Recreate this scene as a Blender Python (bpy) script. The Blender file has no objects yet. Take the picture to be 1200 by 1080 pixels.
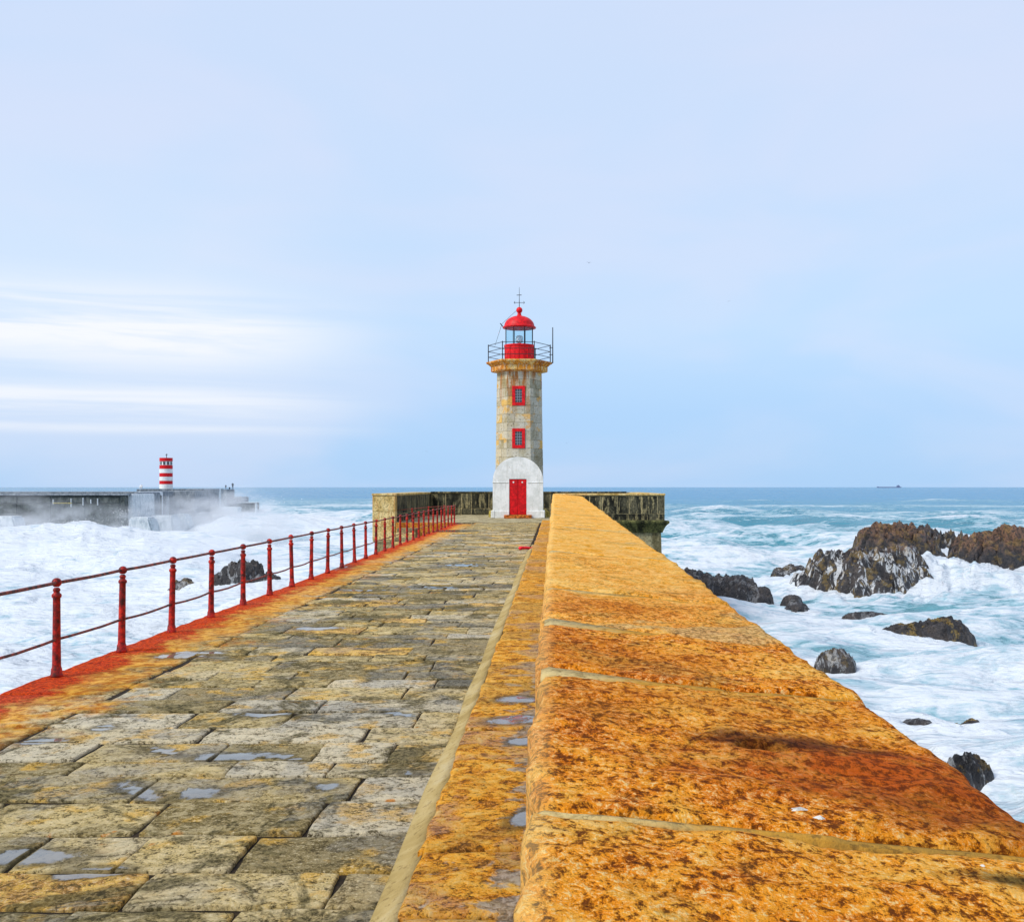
import bpy, bmesh, math, random
import numpy as np
from mathutils import Vector
R = math.radians
random.seed(7); rng = np.random.default_rng(7)
S = bpy.context.scene
COL = S.collection

# ------------------------------------------------------------------ camera
EYE = 1.7
F = 1200.0                      # focal length in photo pixels
cd = bpy.data.cameras.new('camera'); cam = bpy.data.objects.new('camera', cd); COL.objects.link(cam)
cam.location = (0, 0, EYE); cam.rotation_euler = (R(90), 0, 0)
cd.sensor_width = 36; cd.sensor_fit = 'HORIZONTAL'; cd.lens = 36
cd.shift_x = -50/1200; cd.shift_y = 30.5/1200
cd.clip_start = 0.05; cd.clip_end = 80000
S.camera = cam

# ------------------------------------------------------------------ node helper
class NT:
    def __init__(s, nt): s.t = nt
    def n(s, typ, ins=None, **props):
        nd = s.t.nodes.new(typ)
        for k, v in props.items(): setattr(nd, k, v)
        for k, v in (ins or {}).items(): s.put(nd.inputs[k], v)
        return nd
    def put(s, sock, v):
        if isinstance(v, bpy.types.NodeSocket): s.t.links.new(v, sock)
        else: sock.default_value = v
    def m(s, op, a, b=0.0, c=0.0, clamp=False):
        return s.n('ShaderNodeMath', {0: a, 1: b, 2: c}, operation=op, use_clamp=clamp).outputs[0]
    def vm(s, op, a, b=(0, 0, 0)):
        return s.n('ShaderNodeVectorMath', {0: a, 1: b}, operation=op).outputs[0]
    def mix(s, f, a, b, mode='MIX'):
        nd = s.n('ShaderNodeMix', data_type='RGBA', blend_type=mode)
        nd.clamp_factor = True
        s.put(nd.inputs[0], f)
        for i, v in ((6, a), (7, b)):
            if not isinstance(v, bpy.types.NodeSocket) and len(v) == 3: v = (*v, 1)
            s.put(nd.inputs[i], v)
        return nd.outputs[2]
    def ramp(s, f, stops, interp='LINEAR'):
        nd = s.n('ShaderNodeValToRGB', {0: f}); cr = nd.color_ramp; cr.interpolation = interp
        while len(cr.elements) < len(stops): cr.elements.new(0.5)
        for e, (p, c) in zip(cr.elements, stops):
            e.position = p; e.color = (*c, 1) if len(c) == 3 else c
        return nd.outputs[0]
    def ss(s, f, a, b, lo=0.0, hi=1.0):
        nd = s.n('ShaderNodeMapRange', {0: f, 1: a, 2: b, 3: lo, 4: hi}, interpolation_type='SMOOTHSTEP')
        return nd.outputs[0]
    def noise(s, vec, scale, detail=4, rough=.6, dist=0.0, k=1.9):
        o = s.n('ShaderNodeTexNoise', {'Vector': vec, 'Scale': scale, 'Detail': detail, 'Roughness': rough, 'Distortion': dist}).outputs[0]
        return o if k == 1 else s.m('MULTIPLY_ADD', o, k, .5-.5*k)      # widen the narrow spread of the noise
    def pos(s): return s.n('ShaderNodeNewGeometry').outputs['Position']
    def xyz(s, v):
        o = s.n('ShaderNodeSeparateXYZ', {0: v}).outputs; return o[0], o[1], o[2]
    def bump(s, h, strength=.5, dist=.02, normal=None):
        i = {'Strength': strength, 'Distance': dist, 'Height': h}
        if normal: i['Normal'] = normal
        return s.n('ShaderNodeBump', i).outputs[0]
MATS = {}
def newmat(name):
    m = bpy.data.materials.new(name); m.use_nodes = True
    nt = m.node_tree; b = nt.nodes['Principled BSDF']
    MATS[name] = m
    return m, NT(nt), b

# ------------------------------------------------------------------ world, sun, exposure
SUN_EL, SUN_AZ = 44, 236        # azimuth clockwise from +Y: behind the camera, to the left
w = bpy.data.worlds.new('World'); S.world = w; w.use_nodes = True
W = NT(w.node_tree); bg = w.node_tree.nodes['Background']
sky = W.n('ShaderNodeTexSky', sky_type='NISHITA', sun_disc=False, sun_elevation=R(SUN_EL), sun_rotation=R(SUN_AZ), air_density=1.0, dust_density=2.0, ozone_density=1.5)
d = W.n('ShaderNodeTexCoord').outputs['Generated']
dx, dy, dz = W.xyz(d)
az = W.m('ABSOLUTE', dz)
grad = W.ramp(az, [(0.0, (.43, .66, .96)), (.07, (.43, .66, .97)), (.15, (.54, .735, .98)), (.30, (.60, .745, .975)), (.5, (.64, .75, .96)), (1, (.62, .70, .92))])
mott = W.noise(W.vm('MULTIPLY', d, (1.6, 1.6, 5)), 1.6, 4, .5, .4, 1)
grad = W.mix(W.ss(mott, .40, .66, 0, .4), grad, (.74, .775, .95))
sv = W.vm('MULTIPLY', d, (3.2, 3.2, 46))
st = W.noise(sv, 1.0, 5, .55, .5, 1)
def band(c, h):
    q = W.m('DIVIDE', W.m('SUBTRACT', az, c), h)
    return W.m('POWER', 2.718, W.m('MULTIPLY', W.m('MULTIPLY', q, q), -1.0))
bands = W.m('MAXIMUM', W.m('MAXIMUM', band(.142, .030), W.m('MULTIPLY', band(.078, .016), .7)), W.m('MULTIPLY', band(.053, .005), .45))
side = W.ss(dx, -.12, -.36)
cl = W.m('MULTIPLY', W.m('MULTIPLY', bands, side), W.ss(st, .26, .60))
glow = W.m('MULTIPLY', W.m('MULTIPLY', band(.15, .11), side), .3)
grad = W.mix(W.m('ADD', cl, glow, clamp=True), grad, (.93, .95, 1.0))
grad = W.vm('SCALE', grad); grad.node.inputs['Scale'].default_value = 8.7
W.put(bg.inputs[0], W.mix(.90, sky.outputs[0], grad))
bg.inputs[1].default_value = 0.1
sd = bpy.data.lights.new('sun', 'SUN'); sun = bpy.data.objects.new('sun', sd); COL.objects.link(sun)
sd.energy = 2.6; sd.angle = R(18); sd.color = (1, .95, .87)
sdir = Vector((math.sin(R(SUN_AZ))*math.cos(R(SUN_EL)), math.cos(R(SUN_AZ))*math.cos(R(SUN_EL)), math.sin(R(SUN_EL))))
sun.rotation_euler = sdir.to_track_quat('Z', 'Y').to_euler(); sun.location = (0, -20, 60)
S.view_settings.view_transform = 'Standard'; S.view_settings.look = 'None'
S.view_settings.exposure = 0.3; S.view_settings.gamma = 1
S.render.engine = 'CYCLES'
S.cycles.use_denoising = True
S.cycles.max_bounces = 6; S.cycles.transparent_max_bounces = 8; S.cycles.volume_bounces = 1
S.cycles.volume_step_rate = 2.0; S.cycles.volume_max_steps = 128

# ------------------------------------------------------------------ numpy noise
def _hash(ix, iy, iz, seed):
    h = (ix.astype(np.int64)*374761393 + iy.astype(np.int64)*668265263 + iz.astype(np.int64)*2147483647 + seed*1274126177) & 0xffffffff
    h = ((h ^ (h >> 13))*1274126177) & 0xffffffff
    h = h ^ (h >> 16)
    return (h & 0xffff)/65535.0
def vnoise(p, seed=0):
    p = np.asarray(p, float); i = np.floor(p); f = p - i; f = f*f*(3-2*f)
    i = i.astype(np.int64); r = 0
    for a in (0, 1):
        for b in (0, 1):
            for c in (0, 1):
                wgt = (f[:, 0] if a else 1-f[:, 0])*(f[:, 1] if b else 1-f[:, 1])*(f[:, 2] if c else 1-f[:, 2])
                r = r + wgt*_hash(i[:, 0]+a, i[:, 1]+b, i[:, 2]+c, seed)
    return r*2-1
def fbm(p, oct=4, seed=0, gain=.5, lac=2.03):
    p = np.asarray(p, float); s = 0; a = 1
    for o in range(oct):
        s = s + a*vnoise(p, seed+o*17); p = p*lac+11.3; a *= gain
    return s
def ridged(p, oct=4, seed=0, gain=.5):
    p = np.asarray(p, float); s = 0; a = 1
    for o in range(oct):
        s = s + a*(1-np.abs(vnoise(p, seed+o*13))*2); p = p*2.1+5.1; a *= gain
    return s

# ------------------------------------------------------------------ object helpers
def me_np(name, v, f, smooth=False):
    me = bpy.data.meshes.new(name)
    me.from_pydata([tuple(x) for x in np.asarray(v, float)], [], [tuple(int(i) for i in x) for x in f])
    if smooth: me.polygons.foreach_set('use_smooth', [True]*len(me.polygons))
    me.update(); return me
def add(name, me, mat=None, parent=None):
    o = bpy.data.objects.new(name, me); COL.objects.link(o)
    if mat is not None and me is not None and not me.materials: me.materials.append(MATS[mat] if isinstance(mat, str) else mat)
    if parent: o.parent = parent
    return o
def empty(name, loc=(0, 0, 0)):
    o = bpy.data.objects.new(name, None); COL.objects.link(o); o.location = loc
    o.empty_display_size = .1
    return o
def tag(o, label=None, cat=None, group=None, kind=None):
    if label: o['label'] = label
    if cat: o['category'] = cat
    if group: o['group'] = group
    if kind: o['kind'] = kind
    return o
def at(px, py, D): return Vector(((px-650)/F*D, D, EYE-(py-570.5)/F*D))
def ground(px, py, z=0.0):
    D = F*(EYE-z)/(py-570.5); return ((px-650)/F*D, D)

class MB:
    """collects simple solids into one mesh"""
    def __init__(s): s.v = []; s.f = []
    def addm(s, v, f):
        b = len(s.v); s.v += [tuple(x) for x in v]; s.f += [tuple(i+b for i in q) for q in f]; return s
    def box(s, x0, x1, y0, y1, z0, z1, bev=0.0):
        if bev <= 0:
            v = [(x, y, z) for z in (z0, z1) for y in (y0, y1) for x in (x0, x1)]
            f = [(0, 2, 3, 1), (4, 5, 7, 6), (0, 1, 5, 4), (2, 6, 7, 3), (0, 4, 6, 2), (1, 3, 7, 5)]
            return s.addm(v, f)
        bm = bmesh.new(); r = bmesh.ops.create_cube(bm, size=1)
        for q in bm.verts:
            q.co = Vector(((x0+x1)/2+q.co.x*(x1-x0), (y0+y1)/2+q.co.y*(y1-y0), (z0+z1)/2+q.co.z*(z1-z0)))
        bmesh.ops.bevel(bm, geom=bm.edges[:], offset=bev, segments=1, affect='EDGES')
        bm.verts.index_update()
        s.addm([q.co[:] for q in bm.verts], [[q.index for q in f.verts] for f in bm.faces]); bm.free(); return s
    def tube(s, pts, r, n=8, r1=None):
        pts = [Vector(p) for p in pts]; rings = []
        for i, p in enumerate(pts):
            t = (pts[min(i+1, len(pts)-1)]-pts[max(i-1, 0)]).normalized()
            a = t.orthogonal().normalized(); b = t.cross(a)
            if i and rings:
                a = (pa - t*pa.dot(t)).normalized(); b = t.cross(a)
            pa = a
            rr = r if r1 is None else r+(r1-r)*i/(len(pts)-1)
            rings.append([p+(a*math.cos(2*math.pi*k/n)+b*math.sin(2*math.pi*k/n))*rr for k in range(n)])
        v = [q for rg in rings for q in rg]
        f = [(i*n+k, i*n+(k+1) % n, (i+1)*n+(k+1) % n, (i+1)*n+k) for i in range(len(rings)-1) for k in range(n)]
        f += [tuple(range(n-1, -1, -1)), tuple((len(rings)-1)*n+k for k in range(n))]
        return s.addm(v, f)
    def lathe(s, prof, n=16, c=(0, 0), rot=0.0):
        v = [(c[0]+r*math.cos(2*math.pi*k/n+rot), c[1]+r*math.sin(2*math.pi*k/n+rot), z) for r, z in prof for k in range(n)]
        f = [(i*n+k, i*n+(k+1) % n, (i+1)*n+(k+1) % n, (i+1)*n+k) for i in range(len(prof)-1) for k in range(n)]
        if prof[0][0] > 1e-4: f.append(tuple(range(n-1, -1, -1)))
        if prof[-1][0] > 1e-4: f.append(tuple((len(prof)-1)*n+k for k in range(n)))
        return s.addm(v, f)
    def prism(s, poly, y0, y1):
        """polygon in x,z extruded along y"""
        n = len(poly); v = [(x, y0, z) for x, z in poly]+[(x, y1, z) for x, z in poly]
        f = [tuple(range(n)), tuple(range(2*n-1, n-1, -1))]+[(i, i+n, (i+1) % n+n, (i+1) % n) for i in range(n)]
        return s.addm(v, f)
    def build(s, name, mat, parent=None, smooth=False):
        me = me_np(name, s.v, s.f, smooth)
        bm = bmesh.new(); bm.from_mesh(me); bmesh.ops.recalc_face_normals(bm, faces=bm.faces[:]); bm.to_mesh(me); bm.free()
        if smooth: me.polygons.foreach_set('use_smooth', [True]*len(me.polygons))
        return add(name, me, mat, parent)

def slab(corners, zf, thick, nx, ny, bev, wob=.01, rough=.004, seed=0, dent=None, smooth=True):
    """stone with rounded worn edges; corners near-left, near-right, far-right, far-left (x, y); zf(x, y) gives the top"""
    c = np.array(corners, float)
    lx = (np.linalg.norm(c[1]-c[0])+np.linalg.norm(c[2]-c[3]))/2; ly = (np.linalg.norm(c[3]-c[0])+np.linalg.norm(c[2]-c[1]))/2
    def par(L, n):
        b = min(bev/L, .3)
        edge = [0, b*.3, b, b*1.45] if n > 4 else [0, b, b*1.4]
        mid = list(np.linspace(b*1.45, 1-b*1.45, n-1)[1:-1]) if n > 3 else []
        return np.array(edge+mid+[1-e for e in edge[::-1]])
    u, v = par(lx, nx), par(ly, ny); U, V = np.meshgrid(u, v)
    P = (c[0]*((1-U)*(1-V))[..., None]+c[1]*(U*(1-V))[..., None]+c[2]*(U*V)[..., None]+c[3]*((1-U)*V)[..., None])
    nU, nV = U.shape[1], U.shape[0]
    x, y = P[..., 0].ravel(), P[..., 1].ravel(); U, V = U.ravel(), V.ravel()
    du = np.minimum(U, 1-U)*lx; dv = np.minimum(V, 1-V)*ly
    q = np.stack([x*5, y*5, np.full_like(x, seed*3.7)], 1)
    # rounded corners and wobbly borders
    e = np.exp(-np.minimum(du, dv)/(bev*1.5))
    x = x+e*wob*fbm(q, 3, seed); y = y+e*wob*fbm(q+40, 3, seed+5)
    cx, cy = c.mean(0)
    corner = np.exp(-np.sqrt(du**2+dv**2)/(bev*1.3))
    x = x-(x-cx)/np.maximum(abs(x-cx), .05)*corner*bev*.30; y = y-(y-cy)/np.maximum(abs(y-cy), .05)*corner*bev*.30
    def rd(dd):
        t = np.clip(1-dd/bev, 0, 1); return bev*.6*(1-np.sqrt(np.clip(1-t*t, 0, 1)))
    z = zf(x, y)-np.maximum(rd(du), rd(dv))+rough*fbm(q*.9, 4, seed+9, .6)
    if dent is not None: z = z-dent(x, y)
    v3 = list(np.stack([x, y, z], 1)); fs = []
    for j in range(nV-1):
        for i in range(nU-1): fs.append((j*nU+i, j*nU+i+1, (j+1)*nU+i+1, (j+1)*nU+i))
    loop = [i for i in range(nU)]+[j*nU+nU-1 for j in range(1, nV)]+[(nV-1)*nU+i for i in range(nU-2, -1, -1)]+[j*nU for j in range(nV-2, 0, -1)]
    b0 = len(v3)
    for k in loop: v3.append((v3[k][0], v3[k][1], v3[k][2]-thick))
    n = len(loop)
    for k in range(n): fs.append((loop[k], b0+k, b0+(k+1) % n, loop[(k+1) % n]))
    me = me_np('stone', v3, fs, smooth)
    me.set_sharp_from_angle(angle=R(50))
    return me

# ------------------------------------------------------------------ materials
def simple(name, col, rough=.6, metal=0.0, var=.25, scale=6, bump=.2):
    m, N, b = newmat(name); p = N.pos()
    n1 = N.noise(p, scale, 6, .65)
    N.put(b.inputs['Base Color'], N.mix(N.ss(n1, .35, .68), tuple(c*(1-var) for c in col), tuple(min(1, c*(1+var)) for c in col)))
    b.inputs['Roughness'].default_value = rough; b.inputs['Specular IOR Level'].default_value = .25; b.inputs['Metallic'].default_value = metal
    N.put(b.inputs['Normal'], N.bump(N.noise(p, scale*4, 5, .7), bump, .01))
    return m

# coping of the parapet: lichen and rust coloured granite
def parapet_mat(name, stain_shade=None):
    m, N, b = newmat(name); p = N.pos(); x, y, z = N.xyz(p)
    rnd = N.n('ShaderNodeObjectInfo').outputs['Random']
    p2 = N.vm('ADD', p, N.n('ShaderNodeCombineXYZ', {0: N.m('MULTIPLY', rnd, 7.0)}).outputs[0])
    big = N.noise(p2, 1.5, 4, .6)
    mid = N.noise(p2, 7, 6, .72, .6)
    sp = N.vm('MULTIPLY', p2, (1.0, .72, 1.0))
    fine = N.noise(sp, 32, 6, .74, .25)
    vf = N.noise(p2, 95, 4, .75, .3)
    base = N.ramp(N.m('ADD', N.m('MULTIPLY', mid, .55), N.m('MULTIPLY', big, .45)), [(.18, (.50, .090, .003)), (.36, (.80, .205, .005)), (.52, (.96, .33, .012)), (.68, (.99, .47, .055)), (.84, (.99, .60, .17))])
    dk = N.ss(N.m('ADD', N.m('MULTIPLY', fine, .66), N.m('ADD', N.m('MULTIPLY', mid, .16), N.m('MULTIPLY', vf, .18))), .51, .37)
    base = N.mix(N.m('MULTIPLY', dk, .95), base, (.155, .036, .003))
    pit = N.ss(N.m('ADD', N.m('MULTIPLY', fine, .55), N.m('MULTIPLY', vf, .45)), .37, .26)
    base = N.mix(N.m('MULTIPLY', pit, .85), base, (.05, .018, .004))
    lt = N.ss(N.m('ADD', N.m('MULTIPLY', fine, .55), N.m('MULTIPLY', vf, .45)), .54, .68)
    base = N.mix(N.m('MULTIPLY', lt, .85), base, (1.0, .74, .30))
    blot = N.noise(p, .55, 4, .6, .6)
    base = N.mix(N.m('MULTIPLY', N.ss(blot, .50, .22), .55), base, N.mix(N.ss(fine, .36, .62), (.30, .07, .003), (.74, .22, .006)))
    gold = N.ss(N.m('ADD', N.m('ADD', y, N.m('MULTIPLY', N.m('SUBTRACT', blot, .5), 7.0)), N.m('MULTIPLY', N.m('SUBTRACT', rnd, .5), 5.0)), 4.5, 11.0)
    base = N.mix(N.m('MULTIPLY', gold, .62), base, N.mix(N.ss(mid, .3, .7), (.96, .46, .030), (1.0, .68, .22)))
    ol = N.m('MULTIPLY', N.ss(N.noise(p, 1.9, 5, .7, .7), .60, .80), .42)
    base = N.mix(ol, base, N.mix(N.ss(fine, .38, .62), (.10, .060, .010), (.46, .29, .06)))
    bare = N.m('MULTIPLY', N.ss(N.noise(p2, .8, 5, .65, .5), .62, .74), N.ss(rnd, .35, .6))
    base = N.mix(N.m('MULTIPLY', bare, .60), base, N.mix(N.ss(fine, .35, .62), (.30, .22, .08), (.72, .58, .27)))
    if stain_shade:
        for (sx, sy, rx, ry, colr, amt) in stain_shade:
            q = N.vm('DIVIDE', N.vm('SUBTRACT', p, (sx, sy, 0)), (rx, ry, 1e4))
            dist = N.n('ShaderNodeVectorMath', {0: q}, operation='LENGTH').outputs['Value']
            dist = N.m('ADD', dist, N.m('MULTIPLY', N.m('SUBTRACT', N.noise(p, 6, 5, .7), .5), .9))
            f = N.m('MULTIPLY', N.ss(dist, 1.25, .15), amt)
            base = N.mix(f, base, N.mix(N.ss(fine, .38, .6), tuple(c*.45 for c in colr), tuple(c*1.35 for c in colr)))
    edge = N.ss(x, .02, -.07)
    base = N.mix(N.m('MULTIPLY', edge, .32), base, (.90, .66, .26))  # left edge lightened in the colour, as lit from the left
    N.put(b.inputs['Base Color'], base)
    b.inputs['Roughness'].default_value = .92; b.inputs['Specular IOR Level'].default_value = .08
    h = N.m('ADD', N.m('MULTIPLY', fine, .75), N.m('ADD', N.m('MULTIPLY', mid, .9), N.m('MULTIPLY', vf, .2)))
    N.put(b.inputs['Normal'], N.bump(h, .8, .035))
    return m

def walk_mat(name, kind):
    m, N, b = newmat(name); p = N.pos(); x, y, z = N.xyz(p)
    rnd = N.n('ShaderNodeObjectInfo').outputs['Random']
    off = N.n('ShaderNodeCombineXYZ', {0: N.m('MULTIPLY', rnd, 9.0), 1: N.m('MULTIPLY', rnd, 5.0)}).outputs[0]
    p2 = N.vm('ADD', p, off)
    big = N.noise(p2, 1.6, 4, .6, .4); mid = N.noise(p2, 8, 6, .7, .5)
    fine = N.noise(p2, 30, 6, .78, .5); vf = N.noise(p2, 95, 4, .75, .3)
    if kind == 'step':
        base = N.ramp(mid, [(.2, (.50, .15, .006)), (.42, (.76, .29, .012)), (.6, (.88, .43, .045)), (.8, (.84, .54, .15))])
        base = N.mix(N.m('MULTIPLY', N.ss(rnd, .55, 1), .40), base, (.50, .32, .08))
    else:
        tone = N.m('ADD', N.m('MULTIPLY', big, .42), N.m('MULTIPLY', rnd, .58))
        base = N.ramp(tone, [(.14, (.085, .062, .020)), (.30, (.24, .180, .062)), (.46, (.43, .335, .145)), (.60, (.62, .47, .19)), (.72, (.50, .42, .26)), (.86, (.74, .52, .17))])
        base = N.mix(N.m('MULTIPLY', N.ss(mid, .46, .66), .38), base, (.80, .67, .39))
        r2 = N.n('ShaderNodeTexWhiteNoise', {'W': N.m('MULTIPLY', rnd, 91.7)}, noise_dimensions='1D').outputs['Value']
        base = N.mix(N.m('MULTIPLY', N.ss(r2, .62, .95), .55), base, (.10, .080, .035))
        base = N.mix(N.m('MULTIPLY', N.ss(r2, .36, .08), .50), base, (.74, .70, .58))
        base = N.mix(N.m('MULTIPLY', N.ss(rnd, .90, .94), .75), base, N.mix(N.ss(mid, .35, .6), (.50, .22, .02), (.84, .50, .09)))
        # yellow lichen tint and single rust blotches
        base = N.mix(N.m('MULTIPLY', N.ss(N.noise(p2, 2.6, 4, .65), .56, .76), .65), base, (.74, .42, .045))
        rs = N.m('MULTIPLY', N.ss(N.noise(p2, 4.5, 3, .6), .76, .84), N.ss(N.noise(p, .7, 2), .52, .66))
        base = N.mix(N.m('MULTIPLY', rs, .85), base, (.62, .22, .02))
    dk = N.ss(N.m('ADD', N.m('MULTIPLY', fine, .48), N.m('ADD', N.m('MULTIPLY', mid, .28), N.m('MULTIPLY', vf, .24))), .50, .38)
    base = N.mix(N.m('MULTIPLY', dk, .90), base, (.085, .065, .026) if kind != 'step' else (.13, .055, .012))
    pit = N.ss(N.m('ADD', N.m('MULTIPLY', fine, .55), N.m('MULTIPLY', vf, .45)), .37, .27)
    base = N.mix(N.m('MULTIPLY', pit, .8), base, (.022, .018, .010))
    lt = N.ss(N.m('ADD', N.m('MULTIPLY', fine, .55), N.m('MULTIPLY', vf, .45)), .55, .70)
    base = N.mix(N.m('MULTIPLY', lt, .62), base, (.90, .78, .50) if kind != 'step' else (.90, .60, .22))
    # algae darkening in blotches
    alg = N.ss(N.noise(p, 1.5, 6, .75, .8), .50, .68)
    base = N.mix(N.m('MULTIPLY', alg, .85 if kind != 'step' else .3), base, N.mix(N.ss(fine, .4, .65), (.045, .038, .014), (.22, .18, .075)))
    if kind == 'edge' or kind == 'walk':
        # rust running off the railing feet along the seaward edge
        ex = N.m('ADD', x, N.m('MULTIPLY', y, .0035))
        nn = N.m('MULTIPLY', N.m('SUBTRACT', N.noise(p, 2.2, 5, .65), .5), 1.1)
        e2 = N.m('ADD', ex, nn)
        orange = N.ss(e2, -3.35, -3.95)
        base = N.mix(N.m('MULTIPLY', orange, .80), base, N.mix(N.ss(mid, .35, .65), (.58, .17, .004), (.92, .46, .05)))
        e3 = N.m('ADD', ex, N.m('MULTIPLY', nn, .62))
        red = N.ss(e3, -3.98, -4.30)
        base = N.mix(N.m('MULTIPLY', red, .93), base, N.mix(N.ss(fine, .34, .66), (.34, .012, .002), (.82, .060, .003)))
        base = N.mix(N.m('MULTIPLY', N.m('MULTIPLY', dk, red), .55), base, (.13, .016, .006))
    wetn = N.noise(p, 1.05, 4, .6, .5)
    wet = N.ss(wetn, .55, .63)
    if kind == 'step':
        gx = N.ss(N.m('ADD', x, N.m('MULTIPLY', N.m('SUBTRACT', N.noise(p, 3.2, 5, .65), .5), .95)), -.26, -.14)
        gx = N.m('MULTIPLY', gx, N.ss(y, 14.0, 5.0))
        base = N.mix(N.m('MULTIPLY', gx, .80), base, N.mix(N.ss(fine, .35, .65), (.24, .19, .13), (.50, .44, .36)))  # wet patches towards the parapet, their grey sheen mixed into the colour
        wet = N.m('MAXIMUM', wet, N.m('MULTIPLY', gx, .8))
    if kind == 'edge': wet = N.m('MULTIPLY', wet, .15)
    # standing water where the vertex attribute marks a hollow
    at_w = N.n('ShaderNodeAttribute', attribute_name='hollow').outputs['Fac']
    pud = N.ss(N.m('ADD', at_w, N.m('ADD', N.m('MULTIPLY', N.m('SUBTRACT', N.noise(N.vm('MULTIPLY', p, (1, .7, 1)), 5, 5, .65, .5), .5), .75), N.m('MULTIPLY', N.m('SUBTRACT', fine, .5), .12))), .38, .54)
    pud = N.m('MULTIPLY', pud, N.ss(N.xyz(N.n('ShaderNodeNewGeometry').outputs['Normal'])[2], .975, .995))
    col = N.mix(N.m('MULTIPLY', wet, .30), base, N.mix(.6, base, (.03, .028, .02)))
    col = N.mix(N.m('MULTIPLY', N.ss(at_w, .02, .40), .62), col, (.05, .042, .02))
    N.put(b.inputs['Base Color'], N.mix(N.m('MULTIPLY', pud, .62), col, (.13, .13, .12)))
    N.put(b.inputs['Roughness'], N.ss(wet, 0, 1, .92, .55))
    b.inputs['Specular IOR Level'].default_value = .12
    N.put(b.inputs['Coat Weight'], N.m('MAXIMUM', pud, N.m('MULTIPLY', N.m('MULTIPLY', wet, N.ss(fine, .42, .56)), .30))); N.put(b.inputs['Coat Roughness'], N.ss(pud, 0, .6, .34, .05)); b.inputs['Coat IOR'].default_value = 1.9
    dry = N.m('SUBTRACT', 1.0, N.m('MULTIPLY', pud, .95))
    h = N.m('ADD', N.m('MULTIPLY', fine, .8), N.m('ADD', N.m('MULTIPLY', mid, .8), N.m('MULTIPLY', vf, .2)))
    N.put(b.inputs['Normal'], N.bump(N.m('MULTIPLY', h, dry), .75, .03))
    return m

def dark_wall_mat(name, base_cols, speck, speck_amt=.5):
    m, N, b = newmat(name); p = N.pos()
    rnd = N.n('ShaderNodeObjectInfo').outputs['Random']
    off = N.n('ShaderNodeCombineXYZ', {0: N.m('MULTIPLY', rnd, 11.0), 2: N.m('MULTIPLY', rnd, 3.0)}).outputs[0]
    p2 = N.vm('ADD', p, off)
    n1 = N.noise(N.vm('MULTIPLY', p2, (1, 1, .6)), 1.6, 5, .65, .4)
    base = N.ramp(n1, [(.3, base_cols[0]), (.5, base_cols[1]), (.68, base_cols[2])])
    drip = N.noise(N.vm('MULTIPLY', p2, (4.5, 4.5, .7)), 1.3, 5, .7)
    base = N.mix(N.m('MULTIPLY', N.ss(drip, .54, .66), speck_amt), base, speck)
    fine = N.noise(p2, 14, 5, .75)
    base = N.mix(N.m('MULTIPLY', N.ss(fine, .5, .36), .6), base, tuple(c*.3 for c in base_cols[0]))
    N.put(b.inputs['Base Color'], base); b.inputs['Roughness'].default_value = .9; b.inputs['Specular IOR Level'].default_value = .12
    N.put(b.inputs['Normal'], N.bump(N.m('ADD', fine, n1), .6, .04))
    return m

simple('mortar', (.46, .38, .20), .9, 0, .3, 9, .5)
m, N, b = newmat('joint_mortar'); p = N.pos(); x, y, z = N.xyz(p)
n1 = N.noise(p, 4, 5, .7); n2 = N.noise(p, 30, 5, .7)
c = N.mix(N.ss(N.m('ADD', x, N.m('MULTIPLY', N.m('SUBTRACT', n1, .5), .8)), .05, .55), (.58, .45, .20), (.46, .24, .035))
c = N.mix(N.m('MULTIPLY', N.ss(n1, .56, .36), .55), c, (.22, .14, .035))
N.put(b.inputs['Base Color'], N.mix(N.m('MULTIPLY', N.ss(n2, .45, .28), .6), c, (.10, .06, .02))); b.inputs['Roughness'].default_value = .95; b.inputs['Specular IOR Level'].default_value = .1
N.put(b.inputs['Normal'], N.bump(n2, .6, .015))
simple('joint_dirt', (.022, .014, .006), .9, 0, .5, 14, .6)
m, N, b = newmat('cement'); p = N.pos(); n1 = N.noise(p, 1.6, 6, .7, .4); n2 = N.noise(p, 22, 5, .75)
c = N.ramp(n1, [(.15, (.26, .185, .065)), (.42, (.36, .265, .10)), (.60, (.43, .33, .145)), (.85, (.46, .39, .23))])
N.put(b.inputs['Base Color'], N.mix(N.m('MULTIPLY', N.ss(n2, .42, .24), .6), c, (.14, .09, .03))); b.inputs['Roughness'].default_value = .92; b.inputs['Specular IOR Level'].default_value = .1
N.put(b.inputs['Normal'], N.bump(n2, .5, .012))
m, N, b = newmat('white_paint'); p = N.pos(); x, y, z = N.xyz(p)
n1 = N.noise(p, 2.0, 6, .7); dr = N.noise(N.vm('MULTIPLY', p, (5, 5, .5)), 1.0, 5, .7); n2 = N.noise(p, 12, 5, .7)
c = N.mix(N.ss(n1, .3, .7), (.66, .68, .66), (.82, .83, .82))
c = N.mix(N.m('MULTIPLY', N.ss(dr, .58, .78), .35), c, (.46, .46, .40))
c = N.mix(N.m('MULTIPLY', N.ss(n2, .74, .84), .7), c, (.20, .18, .14))
N.put(b.inputs['Base Color'], c); b.inputs['Roughness'].default_value = .75; b.inputs['Specular IOR Level'].default_value = .2; N.put(b.inputs['Normal'], N.bump(n2, .2, .01))
simple('red_paint', (.60, .005, .009), .5, 0, .22, 7, .15)
simple('black_metal', (.035, .035, .04), .5, .6, .2, 20, .05)
simple('grey_metal', (.35, .37, .40), .4, .7, .15, 20, .05)
simple('rust_step', (.46, .13, .02), .8, 0, .5, 8, .4)
simple('bird_white', (.85, .85, .84), .7, 0, .05, 20, .3)
simple('dropping', (.62, .60, .54), .9, 0, .25, 40, .5)
simple('ship_hull', (.16, .20, .33), .6)
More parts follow.
